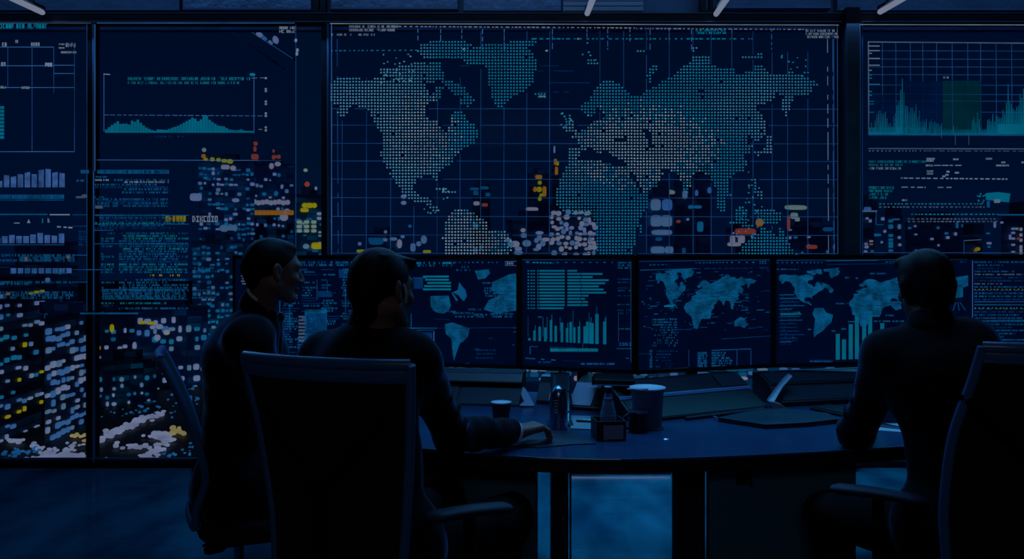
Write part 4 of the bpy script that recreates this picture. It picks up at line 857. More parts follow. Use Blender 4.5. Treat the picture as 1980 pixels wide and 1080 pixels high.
for i, y in enumerate(range(676, 716, 6)): s.text('mid', 1256, y, 1264, 4.4, rnd, 1, False); s.text('dim', 1268, y + 1, rnd.uniform(1290, 1312), 2.8, rnd, 0.6)
for i, y in enumerate(range(680, 710, 5)): s.text('mid', 1349, y, 1368, 4.2, rnd, 1); s.text('mid', 1376, y, rnd.uniform(1395, 1420), 3.6, rnd, 0.9)
s.line('mid', 1376, 677, 1452, 674, 1.6); s.line('line', 1452, 675, 1452, 706, 1.2); s.line('line', 1425, 676, 1425, 706, 1); s.line('line', 1332, 676, 1332, 708, 1); s.line('mid', 1238, 716, 1330, 711, 1.6); s.line('dim', 1395, 655, 1490, 649, 1.4); s.line('dim', 1235, 684, 1260, 683, 1)
for a in ((1236, 505, 1488, 502),): s.line('line', *a, 1)
s.flush(r, ROLES)
# ---- 4: wide right monitor
r, s = monitor('wide monitor in front of the right-hand person with map, bars and code rows', (1495, 3.835), (2044, 4.04), 705)
s.dash('mid', 1502, 507.5, 1590, 507, 3, rnd, (2.5, 4), (4, 7)); s.line('mid', 1597, 504, 1698, 503, 1.3); s.dash('mid', 1712, 506, 1746, 506, 2, rnd, (3, 6), (2, 4)); s.text('dim', 1856, 504, 1870, 4, rnd, 1); s.line('dim', 1598, 511, 1735, 509, 1)
s.text('mid', 1500, 519, 1545, 2.6, rnd, 0.7)
MAPS = [[(1508, 547), (1516, 534), (1542, 536), (1550, 532), (1584, 531), (1586, 550), (1582, 562), (1592, 566), (1578, 576), (1574, 584), (1568, 586), (1558, 580), (1548, 574), (1544, 560), (1540, 550), (1526, 548)],
        [(1568, 524), (1590, 519), (1604, 524), (1606, 532), (1590, 538), (1570, 530)], [(1606, 519), (1620, 519), (1622, 526), (1612, 531), (1602, 528)], [(1592, 551), (1604, 548), (1612, 560), (1594, 564)],
        [(1575, 595), (1592, 595), (1598, 604), (1611, 608), (1608, 622), (1590, 640), (1580, 646), (1574, 652), (1573, 644), (1576, 616), (1571, 606)],
        [(1646, 576), (1668, 560), (1680, 548), (1700, 542), (1720, 534), (1736, 534), (1738, 580), (1700, 582), (1690, 580), (1660, 578)],
        [(1646, 594), (1655, 584), (1688, 582), (1690, 600), (1684, 616), (1672, 634), (1664, 630), (1660, 612), (1648, 608)],
        [(1700, 582), (1740, 582), (1744, 596), (1732, 600), (1722, 590), (1706, 594)],
        [(1846, 536), (1872, 532), (1872, 552), (1862, 556), (1862, 574), (1846, 576), (1842, 560)]]
MAPS[0] = land_to(0, 1506, 1594, 530, 590); MAPS[1] = land_to(1, 1560, 1590, 520, 532); MAPS[2] = land_to(4, 1592, 1624, 517, 538); MAPS[3] = land_to(3, 1588, 1612, 546, 566); MAPS[5] = land_to(9, 1642, 1846, 528, 612)
for P in MAPS: s.poly('land', P); hatch(s, P, 3.2)
for i in range(3): s.line('mid', 1848 + 4 * i, 584, 1843 + 12 * i, 600, 1.6)
s.poly('teal', [(1508, 606), (1546, 602), (1550, 608), (1510, 609)])
for y in range(570, 662, 7):
    s.line(rnd.choice(('dim', 'mid')), 1507, y, rnd.uniform(1530, 1556), y - 0.6, 1.8)
    s.text('dim', 1510, y + 3, rnd.uniform(1525, 1550), 2.4, rnd, 0.5)
for (x, y, w) in ((1634, 535, 10), (1654, 536, 8), (1616, 585, 36), (1682, 527, 10), (1695, 527, 20), (1640, 620, 14), (1664, 600, 18), (1676, 606, 12), (1690, 619, 60), (1625, 634, 12), (1608, 638, 10), (1712, 608, 20), (1730, 640, 20), (1562, 635, 8)): s.text('mid', x, y, x + w, 3, rnd, 0.9)
for x, h in ((1616, 50), (1628, 39), (1641, 68), (1653, 86), (1667, 63), (1678.5, 93), (1691, 43), (1702, 68)):
    s.rect('bar', x, 695 - h - (x - 1616) * 0.03, x + 8, 695 - (x - 1616) * 0.03)
s.text('mid', 1566, 697, 1611, 2.8, rnd, 1); s.line('dim', 1566, 696, 1612, 696, 1)
s.line('edge', 1880.5, 503, 1880.5, 668, 1.5)
for y in range(505, 672, 6):
    k = 'mid' if rnd.random() < 0.6 else 'dim'
    x1 = rnd.uniform(1930, 2030)
    if y in (529, 547): s.text('grey', 1884, y, x1, 2.6, rnd, 0.8)
    elif y in (559, 595): s.dash('yellow', 1884, y, 2000, y, 1.2, rnd, (2, 4), (3, 6)); s.dash('mid', 1884, y + 2, 2010, y + 2, 1.2, rnd)
    elif y in (583, 589): s.line(k, 1884, y, x1, y, 1.6)
    else: s.text(k, 1884 + rnd.choice((0, 0, 0, 6)), y, x1, 3, rnd, 0.85)
for y in (618, 656, 668): s.line('mid' if y != 668 else 'dim', 1884, y + 2, 2034, y, 1.5)
s.text('mid', 1920, 618, 2034, 4, rnd, 0.9)
s.line('edge', 1498, 503, 1498, 700, 1); s.line('line', 1498, 503, 1870, 501, 1)
s.flush(r, ROLES)

# ================================================================== desk
DZ = 0.74
front = [(420, 3.22), (600, 3.02), (720, 2.915), (800, 2.862), (880, 2.80), (960, 2.755), (1040, 2.718), (1120, 2.70), (1200, 2.695), (1300, 2.71), (1400, 2.735), (1500, 2.77), (1580, 2.80), (1660, 2.835), (1760, 2.885), (1850, 2.94), (1960, 3.02), (2100, 3.14)]
def fp(px, d): return Vector(((px - CX) / F * d, d, 0))
top = [fp(*p) for p in front] + [fp(2010, 4.20), fp(1480, 4.05), fp(1228, 3.92), fp(1000, 4.05), fp(560, 4.25)]
desk = thing('control_desk', (0.3, 3.3, 0), 'long dark curved control desk that the three people sit at', 'desk')
def flatpoly(pts, z0, z1):
    mb = MB(); n = len(pts)
    vs = [Vector((p.x, p.y, z0)) for p in pts] + [Vector((p.x, p.y, z1)) for p in pts]
    mb.add(vs, [tuple(range(n - 1, -1, -1)), tuple(range(n, 2 * n))] + [(i, (i + 1) % n, n + (i + 1) % n, n + i) for i in range(n)])
    return mb
flatpoly(top, DZ - 0.012, DZ).build('desk_top', M['desk'], desk, bevel=0.003)
edge = [Vector((p.x, p.y + 0.012, 0)) for p in top[:len(front)]] + [Vector((p.x, p.y - 0.02, 0)) for p in top[len(front):]]
flatpoly(edge, DZ - 0.052, DZ - 0.0125).build('apron', M['desk_edge'], desk)
def pedestal(px0, d0, px1, d1, th, m, name='pedestal_panel', z1=0.687, z0=0.0, bev=0.004):
    a = fp(px0, d0); b = fp(px1, d1); mb = MB()
    dd = (b - a).normalized(); nn = Vector((-dd.y, dd.x, 0))
    mb.prism([Vector((a.x, a.y, z0)), Vector((b.x, b.y, z0)), Vector((b.x, b.y, z1)), Vector((a.x, a.y, z1))], nn * th)
    return mb.build(name, m, desk, bevel=bev)
pedestal(760, 3.06, 1035, 2.86, 0.03, M['panel'])
pedestal(1066, 2.95, 1099, 2.95, 0.09, M['desk_edge'], 'leg')
pedestal(1303, 2.90, 1364, 2.91, 0.03, M['desk_edge'], 'leg')
pedestal(1372, 2.84, 1656, 2.95, 0.03, M['panel'])
pedestal(1800, 3.02, 2080, 3.20, 0.04, M['panel'])
# cabinet door seam, lock and handle on the right pedestal
pedestal(1424, 2.853, 1448, 2.862, 0.006, M['desk_edge'], 'latch', 0.675, 0.61, 0.002)
pedestal(1452, 2.852, 1455.5, 2.853, 0.012, M['console_mid'], 'handle', 0.676, 0.605, 0.002)
pedestal(1088, 2.94, 1090, 2.94, 0.006, M['chrome'], 'cable_strip', 0.47, 0.40, 0.001)
pedestal(1102, 2.93, 1105, 2.93, 0.02, M['console_mid'], 'leg_edge', 0.66, 0.0, 0.001)
# crossbar below the desk top
MB().bar(Vector((X(1101, 3.7), 3.7, 0.50)), Vector((X(1305, 3.7), 3.7, 0.50)), 0.03, 0.03).build('crossbar', M['desk_edge'], desk, bevel=0.003)
# light bar along the foot of the window wall seen below the desk
for (a, b, z0, lab, m_) in ((1104, 1296, 0.012, 'bright light bar on the floor seen between the desk legs', S(96, 118, 150)),):
    r = thing('floor_light_bar', (X((a + b) / 2, 5.34), 5.34, 0), lab, 'lamp')
    MB().box((X((a + b) / 2, 5.34), 5.34, 0.006), ((X(b, 5.34) - X(a, 5.34)) / 2, 0.03, 0.006)).build('housing', M['frame'], r)
    MB().box((X((a + b) / 2, 5.34), 5.325, 0.021), ((X(b, 5.34) - X(a, 5.34)) / 2 * 0.99, 0.008, 0.006)).build('diffuser', glow('light_bar_glow', m_, 1.6, 0.5, 1.4, sample=True), r)

struct('trim_11', MB().box((X(1216), 5.49, 0.6), (0.012, 0.012, 0.56)), M['frame'])
# ================================================================== sloped console units on the desk
def console(label, A_, B_, prof, panels, lights=(), group='sloped console units behind the desk', top_strip=True):
    """A_,B_ = foot ends (picture column, distance); prof = [(back, z)] side profile from front foot to rear foot"""
    a = fp(*A_); b = fp(*B_); d = (b - a).normalized(); n = Vector((-d.y, d.x, 0))
    r = thing('console_unit', ((a + b) / 2).to_tuple()[:2] + (DZ,), label, 'console', group)
    P = lambda base, q: Vector((base.x, base.y, 0)) + n * q[0] + Vector((0, 0, DZ + q[1]))
    MB().prism([P(a, q) for q in prof], b - a).build('body', M['console'], r, bevel=0.004)
    for (i, u0, u1, t0, t1, m, name, lift) in panels:   # patch on profile segment i
        p, q = prof[i], prof[i + 1]
        seg = Vector((q[0] - p[0], q[1] - p[1])); nn = Vector((-seg.y, seg.x)).normalized()
        if nn.x > 0 and nn.y < 0.2: nn = -nn
        def pt(u, t): return P(a + (b - a) * u, (p[0] + seg.x * t, p[1] + seg.y * t))
        off = n * nn.x * lift + Vector((0, 0, nn.y * lift))
        MB().prism([pt(u0, t0), pt(u1, t0), pt(u1, t1), pt(u0, t1)], off).build(name, M[m] if isinstance(m, str) else m, r)
    return r, P, a, b
SL = [(0, 0.001), (0.0, 0.02), (0.10, 0.075), (0.12, 0.082), (0.16, 0.10), (0.26, 0.125), (0.30, 0.120), (0.30, 0.001)]
console('long sloped console unit between the big paper cup and the silver bracket', (1228, 3.26), (1486, 3.56), [(0, .001), (.0, .012), (.11, .075), (.115, .083), (.20, .135), (.25, .135), (.25, .001)],
        [(1, 0.02, 0.98, 0.05, 0.95, 'console_mid', 'lower_panel', 0.002), (2, 0.0, 1.0, 0.0, 1.0, 'frame_edge', 'highlight_strip', 0.003), (3, 0.0, 1.0, 0.0, 0.06, 'frame_edge', 'highlight_strip', 0.003), (3, 0.78, 0.99, 0.1, 0.9, 'console_mid', 'end_panel', 0.006)])  # pale strips draw highlight lines along the console edges
console('sloped console unit right of the silver bracket behind the keyboard', (1512, 3.62), (1790, 3.80), [(0, .001), (0, .02), (.10, .075), (.10, .085), (.20, .125), (.25, .125), (.25, .001)],
        [(1, 0.02, 0.98, 0.1, 0.9, 'console_mid', 'lower_panel', 0.002), (3, 0.02, 0.98, 0.1, 0.9, 'console_mid', 'upper_panel', 0.002), (4, 0.0, 1.0, 0.0, 0.3, 'frame_edge', 'highlight_strip', 0.003)])
led = glow('console_led', S(60, 100, 130), 1.0, 0.1, 5)
rr, P_, a_, b_ = console('long sloped console unit left of the steel flask behind the dark cup', (700, 3.74), (1003, 3.63), [(0, .001), (0, .006), (.11, .072), (.09, .09), (.13, .128), (.25, .132), (.25, .001)],
        [(1, 0.62, 1.0, 0.02, 0.98, 'console_mid', 'lower_panel', 0.002), (1, 0.0, 0.60, 0.05, 0.97, 'bezel', 'control_panel', 0.004), (1, 0.0, 0.60, 0.96, 1.0, 'frame_edge', 'highlight_strip', 0.006), (3, 0.0, 1.0, 0.1, 0.9, 'console_mid', 'upper_panel', 0.002), (4, 0.0, 1.0, 0.0, 0.2, 'frame_edge', 'highlight_strip', 0.003)])
for u in (0.40, 0.43, 0.47): MB().box(P_(a_ + (b_ - a_) * u, (0.045, 0.042)), (0.004, 0.003, 0.002)).build('indicator_light', led, rr)
# silver curved brackets between the units
def bracket(label, poly, d, th, m, rake=0.22):
    r = thing('console_bracket', W((poly[0][0] + poly[-1][0]) / 2, 790, d), label, 'bracket', 'silver brackets between the console units')
    r.location.z = DZ
    pts = []
    for (px, py) in poly:
        t = (788 - py) / 60.0
        pts.append(W(px, py, d + rake * max(0, t)))
    ns = []
    mb = MB(); mb.prism(pts, Vector((0.004, 0.02, 0)) * 1.0 if th is None else Vector(th)); mb.build('plate', M[m], r, bevel=0.002)
    return r
b1 = bracket('silver fin-shaped bracket right of the dark cup', [(1004, 784), (1034, 784), (1026, 768), (1016, 752), (1004, 744), (996, 742), (1008, 764), (1013, 776)], 3.60, (0, 0.03, 0), 'silver')
b2 = bracket('silver angled bracket between the two long right console units', [(1486, 775), (1495, 781), (1505, 763), (1514, 748), (1533, 727), (1528, 723), (1517, 733), (1500, 755)], 3.50, (0, 0.03, 0), 'silver', 0.18)
q_ = [W(x, y, 3.50) for x, y in ((1486, 775), (1494, 791), (1522, 790), (1511, 781), (1498, 777))]
MB().prism(q_, Vector((0, 0.03, 0))).build('foot', M['silver'], b2, bevel=.002)
# centre units
console('centre console box between the steel flask and the glass bottle', (1098, 3.56), (1226, 3.46), [(0, .001), (0.0, .015), (.16, .10), (.26, .125), (.30, .12), (.30, .001)],
        [(1, 0.0, 0.34, 0.05, 0.95, 'silver', 'pale_panel', 0.004), (1, 0.40, 0.84, 0.1, 0.95, 'console_mid', 'dark_panel', 0.004), (1, 0.88, 1.0, 0.05, 0.95, 'silver', 'pale_panel', 0.004)])
r = thing('console_hood', W(1186, 744, 3.50), 'flat black hood on the centre console box above the glass bottle', 'console hood')
MB().prism([W(1143, 744, 3.44), W(1228, 746, 3.38), W(1228, 735, 3.38), W(1150, 733, 3.44)], Vector((0.02, 0.2, 0.0))).build('hood', M['bezel'], r, bevel=0.004)
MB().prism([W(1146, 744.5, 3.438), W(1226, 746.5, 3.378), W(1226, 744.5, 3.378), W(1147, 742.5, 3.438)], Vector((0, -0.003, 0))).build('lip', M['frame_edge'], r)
console('grey console box between the fin-shaped bracket and the steel flask', (1036, 3.70), (1062, 3.68), [(0, .001), (0, .01), (.08, .11), (.22, .14), (.24, .001)],
        [(1, 0.02, 0.92, 0.05, 0.95, 'console_mid', 'grey_panel', 0.003), (1, 0.93, 1.0, 0.05, 0.95, 'silver', 'pale_edge', 0.004), (2, 0, 1, 0.0, 0.2, 'frame_edge', 'highlight_strip', 0.003)])
# monitor pole
pd = 3.26
r = thing('monitor_pole', W(1082, 828, pd), 'square steel pole behind the flask carrying the monitors', 'pole')
r.location.z = DZ
def pole_box(px0, px1, y0, hy, m, name, z0, z1, lean=.40, par=r):
    """leaning square bar: foot at distance y0, head further back under the monitors"""
    f = lambda z: (z - DZ) / .142 * lean
    xa, xb = X(px0, y0), X(px1, y0); vs = []
    for z in (z0, z1):
        yy = y0 + f(z); k = 1 + f(z) / y0 * 1.0
        vs += [(xa * k, yy - hy, z), (xb * k, yy - hy, z), (xb * k, yy + hy, z), (xa * k, yy + hy, z)]
    return MB().add(vs, [(3, 2, 1, 0), (4, 5, 6, 7), (0, 1, 5, 4), (1, 2, 6, 5), (2, 3, 7, 6), (3, 0, 4, 7)]).build(name, M[m], par, bevel=.002)
pole_box(1065, 1101, pd, .03, 'frame', 'post', DZ + .006, .882)
pole_box(1070, 1075, pd - .032, .002, 'steel', 'lit_edge_strip', DZ + .012, .880)  # pale strips put the post's lit edges into colour
pole_box(1098, 1100, pd - .032, .002, 'steel', 'lit_edge_strip', DZ + .012, .880)
MB().box((X(1083, pd), pd, DZ + 0.003), (0.05, 0.05, 0.003)).build('base', M['frame'], r, bevel=0.001)
# ================================================================== things on the desk
def at_desk(px, py):
    d = (CH - DZ) * F / (py - HY); return Vector(((px - CX) / F * d, d, DZ)), d
# dark cup
c, d = at_desk(969, 819); k = d / F
r = thing('paper_cup', c, 'dark paper cup with a pale rim behind the forearm', 'cup')
h = 42 * k
MB().lathe(c, [(0.0, 0.001), (14.5 * k, 0.001), (19 * k, h), (17.8 * k, h), (13.5 * k, 0.006), (0, 0.006)], 40).build('cup_wall', M['cup_dark'], r, smooth=40)
MB().lathe(c, [(19 * k, h - .003), (20 * k, h - .001), (20 * k, h + .002), (18.6 * k, h + .003), (18 * k, h)], 40).build('rim', M['cup_rim'], r, smooth=60)
# steel flask
c, d = at_desk(1080, 829); k = d / F
r = thing('steel_flask', c, 'round-topped steel vacuum flask in front of the monitor pole', 'flask')
fr_ = 17 * k
MB().lathe(c, [(0, .001), (fr_, .001), (fr_, 13 * k), (0, 13 * k)], 40).build('base_ring', M['steel'], r, smooth=40)
MB().lathe(c, [(fr_ * .98, 13.2 * k), (fr_, 15 * k), (fr_, 48 * k), (fr_ * .97, 50 * k), (fr_ * .96, 62 * k), (fr_ * .86, 71 * k), (fr_ * .66, 78 * k), (fr_ * .35, 83 * k), (0, 84.5 * k)], 40).build('body', M['steel'], r, smooth=60)
MB().tube([c + Vector((fr_ * 0.6, -fr_ * .2, 80 * k)), c + Vector((fr_ * 1.25, -fr_ * .3, 72 * k)), c + Vector((fr_ * 1.45, -fr_ * .3, 52 * k)), c + Vector((fr_ * 1.35, -fr_ * .3, 36 * k)), c + Vector((fr_ * 0.98, -fr_ * .2, 33 * k))], 2.0 * k, 10).build('handle', M['steel'], r, smooth=True)
for i in range(5):
    MB().box(c + Vector((-fr_ * .35, -fr_ * .93, (56 - 5.6 * i + 1) * k)), (4.3 * k, 1.0 * k, 1.3 * k)).build('grip_rib', M['chrome'], r, bevel=0.001)
MB().lathe(c, [(fr_ * 1.01, 14 * k), (fr_ * 1.03, 15.5 * k), (fr_ * 1.01, 17 * k)], 40).build('band', M['chrome'], r, smooth=60)
# acrylic cube box with a small glass bottle standing in it
c, d = at_desk(1176, 846); k = d / F; ang = 0.12
R_ = Matrix.Rotation(ang, 3, 'Z')
r = thing('square_caddy', c, 'small square frosted caddy holding the glass bottle', 'caddy')
hw = 27 * k; hh = 37 * k
wl = MB()
for sx, sy, ax in ((-1, 0, 0), (1, 0, 0), (0, -1, 1), (0, 1, 1)):
    p = R_ @ Vector((sx * hw, sy * hw, 0)) + c + Vector((0, 0, hh / 2 + 0.001))
    wl.box(p, (0.003, hw, hh / 2) if ax == 0 else (hw - .003, 0.003, hh / 2), R_)
wl.build('caddy_wall', M['console_mid'], r, bevel=0.0015)
MB().box(c + Vector((0, 0, 0.005)), (hw * .97, hw * .97, 0.004), R_).build('bottom', M['console_mid'], r)
MB().box(R_ @ Vector((0.12 * hw, -hw - 0.004, 0)) + c + Vector((0, 0, hh * .45)), (hw * .72, 0.0012, hh * .36), R_).build('label_plate', M['silver'], r)
MB().box(R_ @ Vector((-hw * .42, -hw - 0.003, 0)) + c + Vector((0, 0, 0.004)), (0.004, 0.002, 0.003), R_).build('foot', M['chrome'], r)
bc = c + Vector((0.000, 0.0, 0.0105)); q = k
r = thing('glass_bottle', bc, 'clear conical glass bottle with a dark cap standing in the caddy', 'bottle')
MB().lathe(bc, [(0, 0), (15.5 * q, 0), (16.5 * q, 3 * q), (16 * q, 34 * q), (15 * q, 42 * q), (11 * q, 62 * q), (9 * q, 70 * q), (7.5 * q, 78 * q), (7.5 * q, 84 * q), (6.3 * q, 84 * q), (6.3 * q, 78 * q), (9.5 * q, 62 * q), (14.5 * q, 36 * q), (15 * q, 3 * q), (0, 2 * q)], 36).build('bottle_glass', M['clear'], r, smooth=40)
MB().lathe(bc, [(0, 82 * q), (7.8 * q, 82 * q), (7.8 * q, 93 * q), (0, 93 * q)], 28).build('cap', M['lid'], r, smooth=40)
MB().lathe(bc, [(7.9 * q, 91 * q), (8.4 * q, 92 * q), (8.4 * q, 94 * q), (7.5 * q, 94.6 * q), (0, 94.6 * q)], 28).build('cap_ring', M['steel'], r, smooth=40)
MB().lathe(bc, [(8.4 * q, 72 * q), (9.6 * q, 70 * q), (9.4 * q, 67.5 * q)], 28).build('neck_ring', M['steel'], r, smooth=60)
# big pale cup and the dark mug in front of it
c, d = at_desk(1252, 826); k = d / F
r = thing('tall_cup', c, 'tall blue-grey paper cup with a flared rim on the desk', 'cup')
h = 77 * k
MB().lathe(c, [(0, .005), (27 * k, .005), (30.5 * k, h * .86), (33.5 * k, h), (31.5 * k, h), (28 * k, h * .85), (25 * k, .012), (0, .012)], 48).build('cup_wall', M['cup_blue'], r, smooth=40)
MB().lathe(c, [(33 * k, h - .003), (35 * k, h), (34.5 * k, h + .003), (32.5 * k, h + .003), (31.5 * k, h)], 48).build('rim', M['cup_rim'], r, smooth=60)
MB().lathe(c, [(0, .0005), (30 * k, .0005), (31 * k, .004), (30 * k, .005), (0, .0048)], 48).build('base_disc', M['steel'], r, smooth=60)
MB().tube([c + Vector((-28 * k, -6 * k, h * .95)), c + Vector((-40 * k, -10 * k, h * .99)), c + Vector((-5 * k, -36 * k, h * 1.04))], 1.4 * k, 8).build('stir_stick', M['cup_rim'], r, smooth=True)
c2, d2 = at_desk(1243, 834); k2 = d2 / F
c2 = c2 + Vector((-9 * k2, -0.0, 0))
r = thing('black_mug', c2, 'small black mug with a handle in front of the tall cup', 'mug')
MB().lathe(c2, [(0, .001), (16 * k2, .001), (19.5 * k2, 4 * k2), (20 * k2, 40 * k2), (18.5 * k2, 40 * k2), (18 * k2, 5 * k2), (0, 4 * k2)], 36).build('mug_wall', M['lid'], r, smooth=40)
MB().tube([c2 + Vector((-19 * k2, -4 * k2, 34 * k2)), c2 + Vector((-27 * k2, -7 * k2, 31 * k2)), c2 + Vector((-31 * k2, -8 * k2, 20 * k2)), c2 + Vector((-27 * k2, -7 * k2, 9 * k2)), c2 + Vector((-18 * k2, -4 * k2, 7 * k2))], 2.6 * k2, 10).build('handle', M['lid'], r, smooth=True)
MB().lathe(c2, [(18 * k2, 41 * k2), (20.6 * k2, 40.5 * k2), (20.2 * k2, 38.5 * k2)], 36).build('rim', M['steel'], r, smooth=60)
# pen beside the flask, on a pale sheet drawing the lit desk surface
c, d = at_desk(1134, 817)
r = thing('pen', c, 'dark pen lying on the desk left of the caddy', 'pen')
p0, _ = at_desk(1113, 817); p1, _ = at_desk(1150, 819); up = Vector((0, 0, 0.009))
MB().tube([p0 + up * .9, p0 + (p1 - p0) * .08 + up, p0 + (p1 - p0) * .75 + up, p1 + up * .9], [.001, .004, .004, .003], 10).build('barrel', M['lid'], r, smooth=True)
MB().tube([p0 + (p1 - p0) * .4 + up * 1.5, p0 + (p1 - p0) * .8 + up * 1.5], .0016, 8).build('clip', M['chrome'], r, smooth=True)
def sheet(name, label, cat, pts, th, m, z=DZ, group=None, extra=None):
    P = [at_desk(*p)[0] for p in pts]; c = sum(P, Vector()) / len(P)
    r = thing(name, (c.x, c.y, z), label, cat, group)
    flatpoly(P, z + .0005, z + th).build('cover' if extra else 'sheet', M[m], r, bevel=min(.002, th * .3))
    return r, P
r, P = sheet('desk_reflection', 'pale sheet standing in for the reflecting desk surface under the pen', 'desk_reflection', ((1103, 829), (1149, 831), (1152, 806), (1104, 804)), 0.004, 'silver')  # desk's bright reflection drawn as a pale sheet
# mouse mat and mouse under the hand
r, P = sheet('mouse_mat', "dark mat under the middle person's hand", 'mat', ((985, 862), (1040, 866), (1105, 860), (1152, 858), (1098, 834), (1040, 832), (985, 846)), 0.004, 'leather')
# folder
pts = ((1388, 815), (1481, 829), (1560, 825), (1622, 818), (1600, 806), (1520, 797), (1478, 797), (1430, 806))
r, P = sheet('leather_folder', 'closed dark leather folder on the desk left of the right-hand person', 'folder', pts, 0.012, 'leather', extra=True)
cc = sum(P, Vector()) / len(P)
flatpoly([cc + (p - cc) * .97 for p in P], DZ + .0125, DZ + .0135).build('pages', M['paper'], r)
flatpoly([cc + (p - cc) * 1.0 for p in P], DZ + .014, DZ + .018).build('flap', M['leather'], r, bevel=.001)
p = at_desk(1380, 810)[0]; MB().tube([P[0] + Vector((0, 0, .016)), p + Vector((0, 0, .012)), p + Vector((.01, .01, .008))], .003, 8).build('clasp', M['silver'], r, smooth=True)
# black rule lying behind the folder
r = thing('black_strip', at_desk(1400, 808)[0], 'thin black strip lying along the console foot behind the folder', 'strip')
a, b = at_desk(1326, 812)[0], at_desk(1478, 794)[0]
MB().bar(a + Vector((0, 0, .006)), b + Vector((0, 0, .006)), .02, .011).build('bar', M['bezel'], r, bevel=.002)
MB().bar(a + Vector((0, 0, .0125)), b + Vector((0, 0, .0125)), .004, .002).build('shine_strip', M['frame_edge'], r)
# keyboard
A0 = [at_desk(*q)[0] for q in ((1566, 792), (1668, 815), (1712, 806), (1600, 786))]
c = sum(A0, Vector()) / 4
r = thing('keyboard', (c.x, c.y, DZ), 'slim black keyboard behind the right-hand person\'s elbow', 'keyboard')
flatpoly(A0, DZ + .0005, DZ + .011).build('base', M['console'], r, bevel=.002)
kb = MB()
for i in range(14):
    for j in range(5):
        u = .04 + i * .068; v = .1 + j * .175
        def bl(u, v): return A0[0] * (1 - u) * (1 - v) + A0[1] * u * (1 - v) + A0[2] * u * v + A0[3] * (1 - u) * v
        q = [bl(u, v), bl(u + .055, v), bl(u + .055, v + .14), bl(u, v + .14)]
        vs = [Vector((p.x, p.y, DZ + .0112)) for p in q] + [Vector((p.x, p.y, DZ + .015)) for p in q]
        MB().add(vs, [(3, 2, 1, 0), (4, 5, 6, 7), (0, 1, 5, 4), (1, 2, 6, 5), (2, 3, 7, 6), (3, 0, 4, 7)]).build('key', M['key'], r)
# papers and a small tent card right of the elbow
for i, (pts, z, lab) in enumerate((
    (((1694, 832), (1750, 836), (1758, 822), (1706, 818)), DZ, 'lowest paper sheet right of the right-hand person\'s elbow'),
    (((1700, 826), (1752, 832), (1754, 816), (1712, 812)), DZ + .003, 'middle paper sheet right of the right-hand person\'s elbow'),
    (((1704, 820), (1742, 828), (1754, 812), (1718, 806)), DZ + .006, 'top paper sheet right of the right-hand person\'s elbow'))):
    sheet('paper_sheet', lab, 'paper', pts, .002, 'paper' if i != 1 else 'leather', z, 'papers beside the elbow')
a, _ = at_desk(1726, 822); k = 3.2 / F
r = thing('tent_card', a, 'dark folded tent card standing among the papers', 'card')
MB().prism([a + Vector((-.05, 0, .010)), a + Vector((.05, .0, .010)), a + Vector((.004, .03, .085))], Vector((0, .004, 0))).build('front_leaf', M['leather'], r)
MB().prism([a + Vector((-.05, .07, .010)), a + Vector((.05, .07, .010)), a + Vector((.004, .036, .085))], Vector((0, -.004, 0))).build('rear_leaf', M['leather'], r)
# small chrome cap standing in for a highlight dot on the desk
c, d = at_desk(1287, 848)
r = thing('desk_glint', c, 'tiny chrome cap drawing a highlight dot on the desk right of the caddy', 'glint')
MB().lathe(c, [(0, .004), (.009, .003), (.012, .0005), (0, .0005)][::-1], 20).build('cap', M['chrome'], r, smooth=True)
